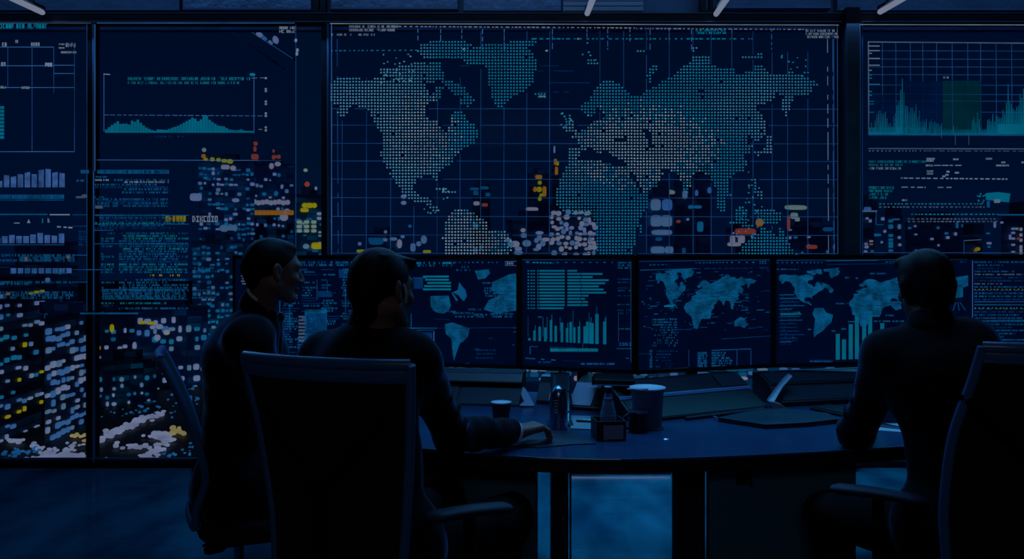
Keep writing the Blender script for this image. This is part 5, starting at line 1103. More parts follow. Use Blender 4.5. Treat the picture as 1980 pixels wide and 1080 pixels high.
# ================================================================== organic bodies from blended volumes
class Vol:
    def __init__(s): s.ops = []
    def cap(s, a, b, ra, rb=None, k=0.02, sq=None, op='u'):
        """tapered limb; sq = (axis, factor) flattens it along axis"""
        a = np.array(a, float); b = np.array(b, float); rb = ra if rb is None else rb
        R = max(ra, rb)
        lo = np.minimum(a, b) - R; hi = np.maximum(a, b) + R
        if sq is not None:
            ax = np.array(sq[0], float); ax /= np.linalg.norm(ax); f = sq[1]
        def fn(P):
            q = P - a
            ba = b - a
            if sq is not None:
                t = q @ ax; q = q + (t * (1 / f - 1))[..., None] * ax
                tb = ba @ ax; ba = ba + tb * (1 / f - 1) * ax
            h = np.clip((q @ ba) / max(1e-9, ba @ ba), 0, 1)
            d = np.linalg.norm(q - h[..., None] * ba, axis=-1) - (ra + (rb - ra) * h)
            return d * (f if sq is not None and f < 1 else 1.0) if sq is not None else d
        s.ops.append((op, fn, lo, hi, k)); return s
    def ell(s, c, r, k=0.02, R=None, op='u'):
        c = np.array(c, float); r = np.array(r, float); m = r.max()
        Rm = np.array(R, float) if R is not None else np.eye(3)
        def fn(P):
            q = (P - c) @ Rm
            k0 = np.linalg.norm(q / r, axis=-1); k1 = np.linalg.norm(q / (r * r), axis=-1)
            return k0 * (k0 - 1) / np.maximum(k1, 1e-6)
        s.ops.append((op, fn, c - m, c + m, k)); return s
    def rbox(s, c, h, rad, k=0.02, R=None, op='u'):
        c = np.array(c, float); h = np.array(h, float); m = np.linalg.norm(h) + rad
        Rm = np.array(R, float) if R is not None else np.eye(3)
        def fn(P):
            q = np.abs((P - c) @ Rm) - h + rad
            return np.linalg.norm(np.maximum(q, 0), axis=-1) + np.minimum(q.max(-1), 0) - rad
        s.ops.append((op, fn, c - m, c + m, k)); return s
    def half(s, p, n, k=0.0, box=None):
        """cut away everything on the +n side of p (only inside box, when given)"""
        p = np.array(p, float); n = np.array(n, float); n /= np.linalg.norm(n)
        s.ops.append(('cut', lambda P: (P - p) @ n, None if box is None else np.array(box[0], float), None if box is None else np.array(box[1], float), k)); return s
    def mesh(s, h):
        los = np.array([o[2] for o in s.ops if o[0] == 'u']); his = np.array([o[3] for o in s.ops if o[0] == 'u'])
        lo = los.min(0) - 4 * h; hi = his.max(0) + 4 * h
        n = np.ceil((hi - lo) / h).astype(int) + 1
        D = np.full(n, 1.0, np.float32)
        for op, fn, a, b, k in s.ops:
            if a is None: i0 = np.zeros(3, int); i1 = n
            else:
                pad = k + 3 * h
                i0 = np.clip(np.floor((a - pad - lo) / h).astype(int), 0, n); i1 = np.clip(np.ceil((b + pad - lo) / h).astype(int) + 1, 0, n)
            if (i1 <= i0).any(): continue
            g = np.stack(np.meshgrid(*[lo[q] + h * np.arange(i0[q], i1[q]) for q in range(3)], indexing='ij'), -1)
            sl = tuple(slice(i0[q], i1[q]) for q in range(3))
            d = fn(g); o = D[sl].astype(float)
            if op == 'u':
                D[sl] = np.minimum(o, d) - (np.maximum(k - np.abs(o - d), 0) ** 2 / (4 * k) if k > 0 else 0)
            else:
                e = -d if op == 's' else d
                D[sl] = np.maximum(o, e) + (np.maximum(k - np.abs(o - e), 0) ** 2 / (4 * k) if k > 0 else 0)
        return surface_nets(D, lo, h)

class ScaledVol(Vol):
    s = 1.0
    def cap(self, a, b, ra, rb=None, k=0.02, sq=None, op='u'):
        return Vol.cap(self, a, b, ra * self.s, None if rb is None else rb * self.s, k, sq, op)
    def ell(self, c, r, k=0.02, R=None, op='u'):
        return Vol.ell(self, c, np.array(r) * self.s, k, R, op)

def surface_nets(D, lo, h):
    S_ = D < 0
    n0, n1, n2 = D.shape
    cnt = np.zeros((n0 - 1, n1 - 1, n2 - 1), np.uint8)
    for i in (0, 1):
        for j in (0, 1):
            for k in (0, 1): cnt += S_[i:n0 - 1 + i, j:n1 - 1 + j, k:n2 - 1 + k]
    I, J, K = np.nonzero((cnt > 0) & (cnt < 8)); del cnt
    idx = np.full((n0 - 1, n1 - 1, n2 - 1), -1, np.int32); idx[I, J, K] = np.arange(len(I))
    pos = np.zeros((len(I), 3)); w = np.zeros(len(I))
    for ax in range(3):
        o1, o2 = [q for q in range(3) if q != ax]
        for a in (0, 1):
            for b in (0, 1):
                c = np.zeros(3, int); c[o1] = a; c[o2] = b; e = c.copy(); e[ax] = 1
                d0 = D[I + c[0], J + c[1], K + c[2]].astype(float); d1 = D[I + e[0], J + e[1], K + e[2]].astype(float)
                m = (d0 < 0) != (d1 < 0)
                t = d0[m] / (d0[m] - d1[m])
                p = np.tile(c.astype(float), (m.sum(), 1)); p[:, ax] += t
                pos[m] += p; w[m] += 1
    V = (pos / w[:, None] + np.stack([I, J, K], 1)) * h + lo
    quads = []
    for ax in range(3):
        o1, o2 = [(1, 2), (2, 0), (0, 1)][ax]
        A = [slice(None)] * 3; B = [slice(None)] * 3
        A[ax] = slice(0, -1); B[ax] = slice(1, None)
        diff = S_[tuple(A)] != S_[tuple(B)]
        P = np.stack(np.nonzero(diff), 1)
        ok = (P[:, o1] >= 1) & (P[:, o2] >= 1) & (P[:, o1] < D.shape[o1] - 1) & (P[:, o2] < D.shape[o2] - 1); P = P[ok]
        def g(a, b):
            Q = P.copy(); Q[:, o1] -= a; Q[:, o2] -= b; return idx[Q[:, 0], Q[:, 1], Q[:, 2]]
        q = np.stack([g(1, 1), g(0, 1), g(0, 0), g(1, 0)], 1)
        ins = S_[P[:, 0], P[:, 1], P[:, 2]]
        q[~ins] = q[~ins][:, ::-1]
        quads.append(q)
    return V, np.concatenate(quads)

def smooth_mesh(V, Q, it=2, lam=0.5):
    n = len(V)
    e = np.concatenate([Q[:, [0, 1]], Q[:, [1, 2]], Q[:, [2, 3]], Q[:, [3, 0]]])
    for _ in range(it):
        for l in (lam, -lam * 0.9):
            s = np.zeros((n, 3)); c = np.zeros(n)
            for q in range(3):
                s[:, q] = np.bincount(e[:, 0], V[e[:, 1], q], n) + np.bincount(e[:, 1], V[e[:, 0], q], n)
            c = np.bincount(e[:, 0], minlength=n) + np.bincount(e[:, 1], minlength=n)
            V = V + l * (s / np.maximum(c, 1)[:, None] - V)
    return V

def vol_obj(name, vol, h, m, parent, it=2, warp=None):
    V, Q = vol.mesh(h); V = smooth_mesh(V, Q, it)
    if warp is not None: V = warp(V)
    me = bpy.data.meshes.new(name)
    me.vertices.add(len(V)); me.vertices.foreach_set('co', V.astype(np.float32).ravel())
    me.loops.add(4 * len(Q)); me.loops.foreach_set('vertex_index', Q.astype(np.int32).ravel())
    me.polygons.add(len(Q)); me.polygons.foreach_set('loop_start', np.arange(0, 4 * len(Q), 4, dtype=np.int32))
    try: me.polygons.foreach_set('loop_total', np.full(len(Q), 4, np.int32))
    except Exception: pass
    me.update(calc_edges=True); me.validate()
    me.polygons.foreach_set('use_smooth', [True] * len(me.polygons))
    me.materials.append(m)
    o = bpy.data.objects.new(name, me); COL.objects.link(o)
    o.parent = parent; o.matrix_parent_inverse = parent_inv(parent)
    return o

def fold_warp(seed, amp, freq):
    """soft cloth folds: displaces a garment by a few sine waves"""
    r = np.random.RandomState(seed); ks = r.normal(size=(7, 3)) * freq; ph = r.uniform(0, 6.28, 7); di = r.normal(size=(7, 3)); di /= np.linalg.norm(di, axis=1)[:, None]
    def f(V):
        o = np.zeros_like(V)
        for k, p, d in zip(ks, ph, di): o += np.sin(V @ k + p)[:, None] * d * amp
        return V + o
    return f

def rot(yaw, pitch=0.0, roll=0.0):
    """local x = right, y = facing, z = up; yaw turns the facing from +Y towards +X"""
    return np.array((Matrix.Rotation(-yaw, 3, 'Z') @ Matrix.Rotation(pitch, 3, 'X') @ Matrix.Rotation(roll, 3, 'Y')))

def head_vol(v, c, R, s=1.0):
    c = np.array(c); T = lambda x, y, z: c + R @ (np.array((x, y, z)) * s)
    e = lambda p, r, k=0.02, op='u', Q=None: v.ell(T(*p), np.array(r) * s, k * s, R if Q is None else R @ Q, op)
    cp = lambda a, b, ra, rb, k=0.02, op='u': v.cap(T(*a), T(*b), ra * s, rb * s, k * s, op=op)
    e((0, -.018, .034), (.073, .094, .084)); e((0, .03, -.01), (.064, .066, .09), .03)
    for q in (-1, 1):
        cp((q * .052, -.005, -.058), (q * .018, .066, -.102), .020, .019, .03)
        cp((q * .012, .088, .026), (q * .045, .072, .024), .010, .010, .02)
        e((q * .043, .066, -.03), (.02, .02, .018), .02)
        e((q * .031, .098, .004), (.015, .013, .010), .01, 's')
    e((0, .074, -.103), (.022, .02, .016), .02)
    cp((0, .09, .012), (0, .112, -.032), .009, .012, .014)
    for q in (-1, 1): e((q * .012, .102, -.037), (.009, .011, .008), .008)
    e((0, .092, -.062), (.023, .010, .006), .008); e((0, .090, -.073), (.020, .010, .007), .008)
    for q in (-1, 1):
        Q = np.array(Matrix.Rotation(q * .35, 3, 'Z') @ Matrix.Rotation(.18, 3, 'X'))
        e((q * .080, -.012, -.006), (.009, .020, .033), .008, 'u', Q); e((q * .088, -.006, -.006), (.006, .010, .020), .006, 's', Q)
        e((q * .079, -.004, -.036), (.006, .008, .009), .006)
    return T

def hand(v, w, fwd, up, side, spread=0.1, curl=0.35, s=1.0, k=0.006):
    """side: +1 right hand, -1 left hand; palm faces -up; returns nothing, adds palm, five bent fingers and thumb"""
    w = np.array(w, float); f = np.array(fwd, float); f /= np.linalg.norm(f); u = np.array(up, float); u = u - f * (u @ f); u /= np.linalg.norm(u)
    r = np.cross(f, u)            # to the right of the fingers, seen from the back of the hand
    R = np.stack([r, f, u], 1)
    P = lambda x, y, z: w + R @ (np.array((x, y, z)) * s)
    v.rbox(P(0, .048, .002), np.array((.041, .046, .0135)) * s, .012 * s, .012, R)
    v.cap(w - f * .02 * s, P(0, .02, 0), .026 * s, .027 * s, .02, sq=(u, .75))
    for i, (x, L, rad) in enumerate(((-.030, .082, .0086), (-.010, .090, .009), (.010, .084, .0088), (.029, .068, .0078))):
        x *= side * -1 * -1
        ii = i if side > 0 else i
        a = P(x * (1 if side > 0 else -1), .088, .004)
        ang = curl * (0.8 + 0.12 * i); tot = 0.0; p = a
        for q, fr in enumerate((.44, .32, .24)):
            tot += ang
            d = np.array((x * spread * 6 * (1 if side > 0 else -1) * .4, math.cos(tot), -math.sin(tot))); d /= np.linalg.norm(d)
            b = p + R @ d * L * fr * s
            v.cap(p, b, rad * s * (1 - .07 * q), rad * s * (.93 - .08 * q), k); p = b
    sx = -1 if side > 0 else 1
    a = P(sx * .028, .018, -.006); b = P(sx * .052, .048, -.014); c = P(sx * .056, .078, -.020); d = P(sx * .050, .100, -.026)
    v.cap(a, b, .0145 * s, .0115 * s, .010); v.cap(b, c, .011 * s, .0095 * s, k); v.cap(c, d, .0095 * s, .008 * s, k)

def person(label, J, loc, hair='short', h=0.005, tie=False, seed=1, ear=False):
    A = {k: np.array(v, float) for k, v in J.items() if k not in ('head_R', 'body_yaw', 'hands', 'lean', 'chest_w', 'waist_w', 'hs', 'shirt_up', 'collar_up', 'collar_tilt')}
    root = thing('person', loc, label, 'person', None)
    HR = J['head_R']; fy = J['body_yaw']; bf = np.array((math.sin(fy), math.cos(fy), 0)); br = np.array((math.cos(fy), -math.sin(fy), 0))
    nb, pel, ch = A['neck'], A['pelvis'], A['chest']
    waist = pel * .55 + ch * .45
    cw = J.get('chest_w', 0.150); ww = J.get('waist_w', .134)
    def torso(v, g, k=0.05):
        v.cap(pel, waist, .150 + g, ww + g, k, sq=(bf, .72))
        v.cap(waist, ch, ww + g, cw + g, k, sq=(bf, .70))
        v.cap(ch, ch * .50 + nb * .50, cw + g, .072 + g, k, sq=(bf, .72))
        for sd in ('r', 'l'):
            v.cap(nb - np.array((0, 0, .068)), A['sh' + sd], .042 + g, .054 + g, k * .8)
            v.cap(ch * .6 + A['sh' + sd] * .4, A['sh' + sd], .07 + g, .055 + g, k)
        v.cap(pel + br * .085, pel - br * .085, .105 + g, .105 + g, k)
    # ---- skin
    v = Vol()
    hs = J.get('hs', .95); T = head_vol(v, A['head'], HR, hs)
    nt = T(0, -.028, -.055)
    v.cap(nt, nb + np.array((0, 0, -.02)), .050, .056, .025)
    torso(v, 0.0)
    for sd in ('r', 'l'):
        v.cap(A['sh' + sd], A['el' + sd], .050, .040, .03); v.cap(A['el' + sd], A['wr' + sd], .040, .027, .02)
        v.cap(A['hip' + sd], A['kn' + sd], .082, .056, .03); v.cap(A['kn' + sd], A['an' + sd], .054, .036, .02)
        v.cap(A['an' + sd], A['toe' + sd], .034, .028, .02)
        f, u, cu = J['hands'][sd]
        hand(v, A['wr' + sd], f, u, 1 if sd == 'r' else -1, curl=cu)
    vol_obj('body', v, h, M['skin'], root, 1)
    # eyes
    for q in (-1, 1):
        MB().lathe((0, 0, 0), [(0, -.0105), (.0075, -.0075), (.0105, 0), (.0075, .0075), (0, .0105)], 16).build('eye', M['eye'], root, smooth=True).location = Vector(T(q * .031, .083, .004))
    if ear:
        MB().tube([T(.086, .002, .014), T(.094, .004, -.004), T(.094, .006, -.022), T(.088, .010, -.044)], [.003, .0045, .004, .003], 10).build('ear_edge_tube', M['paper'], root, smooth=True)  # pale curved tube along the edge of the right ear
    # ---- hair
    v = ScaledVol(); v.s = hs
    if hair == 'short':
        v.ell(T(0, -.020, .036), (.079, .101, .089), .02, HR); v.cap(T(0, -.085, .0), T(0, -.068, -.055), .045, .035, .03)
        v.ell(T(0, .032, .092), (.048, .04, .022), .02, HR)
        n = HR @ np.array((0, .95, -1.0)); v.half(T(0, .012, .0), n, .012)
    elif hair == 'quiff':
        v.ell(T(0, -.020, .038), (.082, .104, .092), .02, HR); v.cap(T(0, -.080, -.01), T(0, -.066, -.075), .050, .038, .03)
        n = HR @ np.array((0, .92, -1.0)); v.half(T(0, .030, -.012), n, .012)
        v.ell(T(0.0, .068, .084), (.056, .040, .024), .02, HR @ np.array(Matrix.Rotation(-.25, 3, 'X')))
        v.cap(T(-.03, .090, .088), T(.035, .094, .078), .012, .008, .02)
        for i in range(9): v.cap(T(-.05 + .0125 * i, .09, .092), T(-.055 + .0135 * i, -.06, .116 - .02 * abs(i - 4) / 4), .0065, .006, .008)
        for q in (-1, 1): v.cap(T(q * .076, .012, .0), T(q * .074, .012, -.026), .010, .006, .012)
    else:
        v.ell(T(0, -.018, .036), (.086, .106, .092), .02, HR); v.cap(T(0, -.076, -.02), T(0, -.060, -.088), .058, .044, .03)
        for q in (-1, 1): v.cap(T(q * .070, -.03, .0), T(q * .062, -.035, -.05), .026, .02, .02)
        n = HR @ np.array((0, .92, -1.0)); v.half(T(0, .030, -.030), n, .012)
        v.ell(T(-.01, .06, .09), (.06, .045, .03), .02, HR)
    vol_obj('hair', v, .0045, M['hair'], root, 1)
    # ---- shirt collar, cuffs and front
    ax = np.array(nt) - nb; ax /= np.linalg.norm(ax)
    v = Vol(); cb = nb + np.array((0, 0, .012))
    co = J.get('collar_up', 0.0); tl = J.get('collar_tilt', 0.0); su = J.get('shirt_up', .026) + co
    v.cap(cb - ax * .03, cb + ax * (su + tl - .004), .0605, .057, .0)
    v.half(cb + ax * su, ax + bf * (tl * 14 - .12), .003)
    v.cap(ch * .5 + nb * .5 + bf * .058, ch * .75 + pel * .25 + bf * .088, .045, .05, .02)
    vol_obj('shirt', v, .006, M['shirt'], root, 1)
    for sd in ('r', 'l'):
        w, e = A['wr' + sd], A['el' + sd]; d = (w - e) / np.linalg.norm(w - e)
        MB().tube([Vector(w - d * .04), Vector(w - d * .012), Vector(w - d * .010)], [.040, .040, .037], 24, False).build('cuff', M['shirt'], root, smooth=True).modifiers.new('s', 'SOLIDIFY').thickness = .003
    if tie:
        v = Vol(); p = nb + bf * .075 + np.array((0, 0, -.03)); q = ch * .7 + pel * .3 + bf * .145
        v.rbox(p, (.016, .012, .014), .008, .01, rot(fy)); v.cap(p, q, .014, .028, .01, sq=(bf, .35))
        vol_obj('tie', v, .005, M['tie'], root, 1)
    # ---- jacket
    v = Vol(); g = .020
    torso(v, g, .055)
    v.cap(pel + br * .09 + np.array((0, 0, -.02)), pel - br * .09 + np.array((0, 0, -.02)), .135, .135, .05)
    for sd in ('r', 'l'):
        w, e, sh = A['wr' + sd], A['el' + sd], A['sh' + sd]; d = (w - e) / np.linalg.norm(w - e)
        v.cap(sh, e, .061, .056, .055); v.cap(e, w - d * .035, .056, .044, .03)
        v.cap(ch * .55 + sh * .45, sh * .68 + e * .32, .062, .056, .05)
        ua = (e - sh) / np.linalg.norm(e - sh); s1 = np.cross(ua, bf); s1 /= np.linalg.norm(s1) + 1e-9; s2 = np.cross(s1, ua)
        for qi, t in enumerate((.34, .52, .70, .88)):   # creases across the upper sleeve
            c0 = sh + (e - sh) * t; rr = .0625
            P_ = [c0 + (s1 * math.cos(a) + s2 * math.sin(a)) * rr + ua * (.012 * (a - 1.5) + .006 * qi) for a in (.2, .8, 1.4, 2.0, 2.6, 3.2)]
            for a_, b_ in zip(P_, P_[1:]): v.cap(a_, b_, .006, .006, .010)
        for t in (.30, .52, .74):   # bunched sleeve folds
            p = e + (w - e) * t; v.cap(p + np.array((0, 0, .012)) - d * .01, p - np.array((0, 0, .012)) + d * .012, .044 - .006 * t, .043 - .006 * t, .02)
    for q in (-1, 1):
        a0 = nb + br * q * .060 + bf * .045 + np.array((0, 0, -.02)); a1 = ch * .7 + pel * .3 + br * q * .035 + bf * .135
        v.cap(a0, a1, .016, .014, .02)
    v.cap(nb - ax * .02, nb + ax * .2, .060, .060, .004, op='s')
    # V opening at the chest
    v.cap(nb + bf * .12 + np.array((0, 0, .0)), ch * .72 + pel * .28 + bf * .19, .042, .012, .01, op='s')
    jk = vol_obj('jacket', v, .0065, M['suit'], root, 3, fold_warp(seed, .0016, 26))
    col_ = MB(); NC = 26; sec = ((.060, .008), (.0625, .020), (.067, .021), (.073, .004), (.084, -.036), (.078, -.048), (.062, -.03))
    ex = np.cross(bf, ax); ex /= np.linalg.norm(ex); ey = np.cross(ax, ex)
    rings = []
    for i in range(NC + 1):
        a0 = math.pi * (.24 + 1.52 * i / NC); fr = max(0.0, math.cos(a0))
        rings.append([Vector(nb + ax * (.004 + co + tl * -math.cos(a0)) + ey * math.cos(a0) * rr * .98 + ex * math.sin(a0) * rr + ax * (zz - .055 * fr ** 1.5 + .004 * max(0, -math.cos(a0)))) for rr, zz in sec])
    ns = len(sec)
    col_.add([q for r in rings for q in r], [(i * ns + j, i * ns + (j + 1) % ns, (i + 1) * ns + (j + 1) % ns, (i + 1) * ns + j) for i in range(NC) for j in range(ns)] + [tuple(range(ns)), tuple(NC * ns + j for j in range(ns - 1, -1, -1))])
    col_.build('collar', M['suit'], jk, smooth=True, subsurf=1)
    # ---- trousers
    v = Vol()
    v.cap(pel + br * .08 - np.array((0, 0, .03)), pel - br * .08 - np.array((0, 0, .03)), .118, .118, .04)
    for sd in ('r', 'l'):
        k_, a_ = A['kn' + sd], A['an' + sd]; d = (a_ - k_) / np.linalg.norm(a_ - k_)
        v.cap(A['hip' + sd], k_, .100, .072, .05); v.cap(k_, a_ + d * .0, .070, .056, .03)
    vol_obj('trousers', v, .008, M['trouser'], root, 2, fold_warp(seed + 5, .002, 22))
    for sd in ('r', 'l'):
        v = Vol(); a_, t_ = A['an' + sd], A['toe' + sd]; dd = (t_ - a_) / np.linalg.norm(t_ - a_); flat = np.array((dd[0], dd[1], 0)); flat /= np.linalg.norm(flat)
        heel = a_ - flat * .03; v.cap((heel[0], heel[1], .045), (t_[0], t_[1], .036), .040, .034, .02); v.cap((a_[0], a_[1], .05), (a_[0], a_[1], .11), .044, .044, .03); v.half((0, 0, .004), (0, 0, -1), .004)
        vol_obj('shoe', v, .008, M['shoe'], root, 1)
    return root
UPZ = np.array((0, 0, 1.0))
def V3(px, py, d): return np.array(W(px, py, d))

# ---- the man in the middle, back to us, reaching over the desk
J = dict(head=V3(741, 559, 2.45), head_R=rot(math.radians(37), math.radians(-4), math.radians(-3)), neck=V3(724, 623, 2.47), chest=V3(706, 735, 2.46), pelvis=(-.405, 2.43, .575), body_yaw=math.radians(32), chest_w=.148, shirt_up=.024, collar_up=.016, collar_tilt=.006,
         shr=V3(797, 700, 2.45), shl=V3(630, 698, 2.56), elr=(-.192, 2.66, .825), wrr=V3(1000, 834, 2.885), ell=(-.64, 2.70, .83), wrl=(-.46, 2.90, .68),
         hipr=(-.31, 2.40, .53), hipl=(-.47, 2.50, .53), knr=(-.005, 2.76, .535), knl=(-.24, 2.92, .54), anr=(-.13, 2.60, .12), anl=(-.20, 2.80, .10), toer=(-.01, 2.72, .04), toel=(-.10, 2.97, .04),
         hands={'r': ((.86, .46, .10), (-.06, -.05, 1), .60), 'l': ((.5, .8, -.25), (0, 0, 1), .3)})
person('dark-suited person in the middle, back turned, right hand reaching across the desk', J, (-.41, 2.43, .52), 'quiff', .0045, seed=3, ear=True)

# ---- the man on the left, in profile
yw = math.radians(76)
f = np.array((math.sin(yw), math.cos(yw), 0)); r_ = np.array((math.cos(yw), -math.sin(yw), 0))
nb = V3(503, 597, 3.06); pel = V3(452, 920, 3.10); hipc = pel - UPZ * .04
J = dict(head=V3(531, 522, 3.05), head_R=rot(math.radians(58), math.radians(-6), 0), neck=nb, chest=V3(466, 700, 3.07), pelvis=pel, body_yaw=yw, chest_w=.155, shirt_up=.030, collar_up=.022, collar_tilt=.016,
         shr=nb + r_ * .165 - UPZ * .10 - f * .03, shl=nb - r_ * .175 - UPZ * .085 - f * .01,
         elr=nb + r_ * .19 - UPZ * .35 + f * .06, wrr=nb + r_ * .16 - UPZ * .42 + f * .33, ell=nb - r_ * .215 - UPZ * .34 + f * .09, wrl=nb - r_ * .14 - UPZ * .42 + f * .33,
         hipr=hipc + r_ * .10, hipl=hipc - r_ * .10, knr=hipc + r_ * .13 + f * .42 + UPZ * .01, knl=hipc - r_ * .13 + f * .42 + UPZ * .01,
         anr=hipc + r_ * .13 + f * .40 - UPZ * (hipc[2] - .10), anl=hipc - r_ * .13 + f * .40 - UPZ * (hipc[2] - .10), toer=hipc + r_ * .14 + f * .56 - UPZ * (hipc[2] - .04), toel=hipc - r_ * .14 + f * .56 - UPZ * (hipc[2] - .04),
         hands={'r': (f - .15 * UPZ, UPZ, .3), 'l': (f - .15 * UPZ, UPZ, .3)})
person('dark-suited person with cropped hair at the left, turned in profile', J, tuple(hipc), 'short', .0045, tie=True, seed=8)

# ---- the person on the right, back to us, elbow on the desk
yw = math.radians(8)
f = np.array((math.sin(yw), math.cos(yw), 0)); r_ = np.array((math.cos(yw), -math.sin(yw), 0))
nb = V3(1800, 622, 2.66); pel = np.array((1.395, 2.52, .575)); hipc = pel - UPZ * .04
J = dict(head=V3(1787, 553, 2.72), head_R=rot(math.radians(3), math.radians(-10), math.radians(0)), neck=nb, chest=V3(1824, 735, 2.62), pelvis=pel, body_yaw=yw, chest_w=.146, waist_w=.110, shirt_up=.012,
         shl=V3(1722, 688, 2.68), shr=V3(1876, 672, 2.62), ell=V3(1655, 838, 2.855), wrl=V3(1664, 812, 3.08), elr=np.array((1.60, 2.78, .83)), wrr=np.array((1.58, 3.02, .785)),
         hipl=hipc - r_ * .09, hipr=hipc + r_ * .09, knl=np.array(W(1600, 990, 2.80)), knr=hipc + r_ * .14 + f * .44, anl=(1.13, 2.78, .10), anr=hipc + r_ * .14 + f * .42 - UPZ * (hipc[2] - .10), toel=(1.05, 2.92, .04), toer=hipc + r_ * .14 + f * .58 - UPZ * (hipc[2] - .04),
         hands={'l': ((.15, .95, -.06), (0, 0, 1), .3), 'r': ((-.1, 1, -.05), (0, 0, 1), .3)})
person('dark-suited person at the right, back turned, elbow on the desk', J, tuple(hipc), 'full', .0055, seed=14)

# ================================================================== office chairs
def chair(label, loc, yaw, back, seat_z=.47, arm=(True, True), arm_z=.67, arm_len=.25, arm_out=.27, style='mesh', rz_base=.3, arm_yaw=0.0, bow=.045, spine=True, seat_shift=0.0, lever_back=False):
    """back = list of (z, y offset, half width) rows from bottom to top in the chair's own frame"""
    C = Vector(loc); Rz = Matrix.Rotation(-yaw, 3, 'Z')
    root = thing('office_chair', (C.x, C.y, 0), label, 'chair', 'office chairs at the control desk')
    L = lambda x, y, z: C + Rz @ Vector((x, y, 0)) + Vector((0, 0, z))
    # curved mesh back: a bowed sheet with thickness
    n = 12; rows = []
    def interp(t):
        t *= len(back) - 1; i = min(int(t), len(back) - 2); q = t - i
        B = [back[max(0, min(len(back) - 1, i + j))] for j in (-1, 0, 1, 2)]
        return [.5 * (2 * B[1][k] + (B[2][k] - B[0][k]) * q + (2 * B[0][k] - 5 * B[1][k] + 4 * B[2][k] - B[3][k]) * q * q + (3 * B[1][k] - B[0][k] - 3 * B[2][k] + B[3][k]) * q ** 3) for k in range(3)]
    m = 28; vs = []; fs = []
    for side in (0, 1):
        for j in range(m + 1):
            z, y, hw = interp(j / m)
            for i in range(n + 1):
                u = -1 + 2 * i / n
                vs.append(L(u * hw * .985, y + bow * u * u - (.016 if side else 0), z))
    off = (m + 1) * (n + 1)
    for j in range(m):
        for i in range(n):
            a = j * (n + 1) + i
            fs.append((a, a + 1, a + n + 2, a + n + 1)); fs.append((off + a + n + 1, off + a + n + 2, off + a + 1, off + a))
    rim = [i for i in range(n + 1)] + [(j) * (n + 1) + n for j in range(1, m + 1)] + [m * (n + 1) + i for i in range(n - 1, -1, -1)] + [j * (n + 1) for j in range(m - 1, 0, -1)]
    for a, b in zip(rim, rim[1:] + rim[:1]): fs.append((a, off + a, off + b, b))
    MB().add(vs, fs).build('backrest', M['mesh_fabric'], root, smooth=40)
    # rim tube round the back
    fr = MB(); th = .014
    side_l = []; side_r = []
    for j in range(m + 1):
        z, y, hw = interp(j / m); side_l.append(L(-hw, y + bow - .008, z)); side_r.append(L(hw, y + bow - .008, z))
    fr.tube(side_l, th, 10); fr.tube(side_r, th, 10)
    for j in (0, m):
        z, y, hw = interp(j / m)
        fr.tube([L(-hw * 1.0 + 2 * hw * i / 16, y + bow * (2 * i / 16 - 1) ** 2 - .008, z) for i in range(17)], .016 if j else .02, 10)
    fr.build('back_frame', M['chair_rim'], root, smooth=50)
    z1, y1, hw1 = interp(1.0)
    top = MB(); rows = [L(-hw1 + 2 * hw1 * i / 16, y1 + bow * (2 * i / 16 - 1) ** 2 - .004, z1 - .022) for i in range(17)]
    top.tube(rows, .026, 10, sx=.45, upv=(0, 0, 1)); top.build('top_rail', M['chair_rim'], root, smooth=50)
    # spine behind the back
    zb, yb, _ = interp(0.05); zm, ym, hm = interp(.62)
    k_ = 1.0 if spine else .0
    sp_ = MB(); sp_.tube([L(0, -.05, seat_z - .08), L(0, yb - .07 * k_, seat_z - .02), L(0, yb - .075 * k_, zb + .1), L(0, ym - .045 * k_, zm - .1)], [.028, .03, .026, .018] if spine else [.020, .012, .010, .008], 12)
    if spine:
        sp_.tube([L(0, ym - .045, zm - .12), L(hm * .7, ym - .02, zm + .05), L(hm * .93, ym + .03, zm + .10)], .014, 10); sp_.tube([L(0, ym - .045, zm - .12), L(-hm * .7, ym - .02, zm + .05), L(-hm * .93, ym + .03, zm + .10)], .014, 10)
    sp_.build('spine', M['chair_black'], root, smooth=50)
    # seat cushion
    sv = []; NN = 24
    mb = MB(); rings = []
    for z, s_ in ((-.04, .86), (-.03, .96), (-.005, 1.0), (.02, .97), (.035, .88), (.04, .6)):
        ring = []
        for i in range(NN):
            a = 2 * math.pi * i / NN; cx, cy = math.cos(a), math.sin(a)
            ring.append(L(math.copysign(abs(cx) ** .5, cx) * .245 * s_, math.copysign(abs(cy) ** .55, cy) * .235 * s_ + .01 + seat_shift, seat_z - .04 + z - (.02 * max(0, cy) ** 2 if z > 0 else 0)))
        rings.append(ring)
    vv = [p for r in rings for p in r]; ff = []
    for q in range(len(rings) - 1):
        for i in range(NN): ff.append((q * NN + i, q * NN + (i + 1) % NN, (q + 1) * NN + (i + 1) % NN, (q + 1) * NN + i))
    ff.append(tuple(range(NN - 1, -1, -1))); ff.append(tuple((len(rings) - 1) * NN + i for i in range(NN)))
    mb.add(vv, ff).build('seat', M['mesh_fabric'], root, smooth=50)
    # armrests
    for sd, on in ((-1, arm[0]), (1, arm[1])):
        if not on: continue
        ay = arm_yaw * -sd
        x0 = sd * arm_out
        def AR(t): return L(x0 + math.sin(ay) * t, .05 + math.cos(ay) * t, arm_z)
        pad = MB(); pts = [AR(-arm_len / 2 + arm_len * i / 12) + Vector((0, 0, .012 * math.sin(math.pi * i / 12))) for i in range(13)]
        rr = [.020] + [.036] * 11 + [.020]
        pad.tube(pts, rr, 14, sx=1.0, upv=(0, 0, 1))
        o = pad.build('armrest', M['arm_pad'], root, smooth=50)
        me = o.data
        for v in me.vertices: v.co.z = arm_z + (v.co.z - arm_z) * (.45 if True else 1)
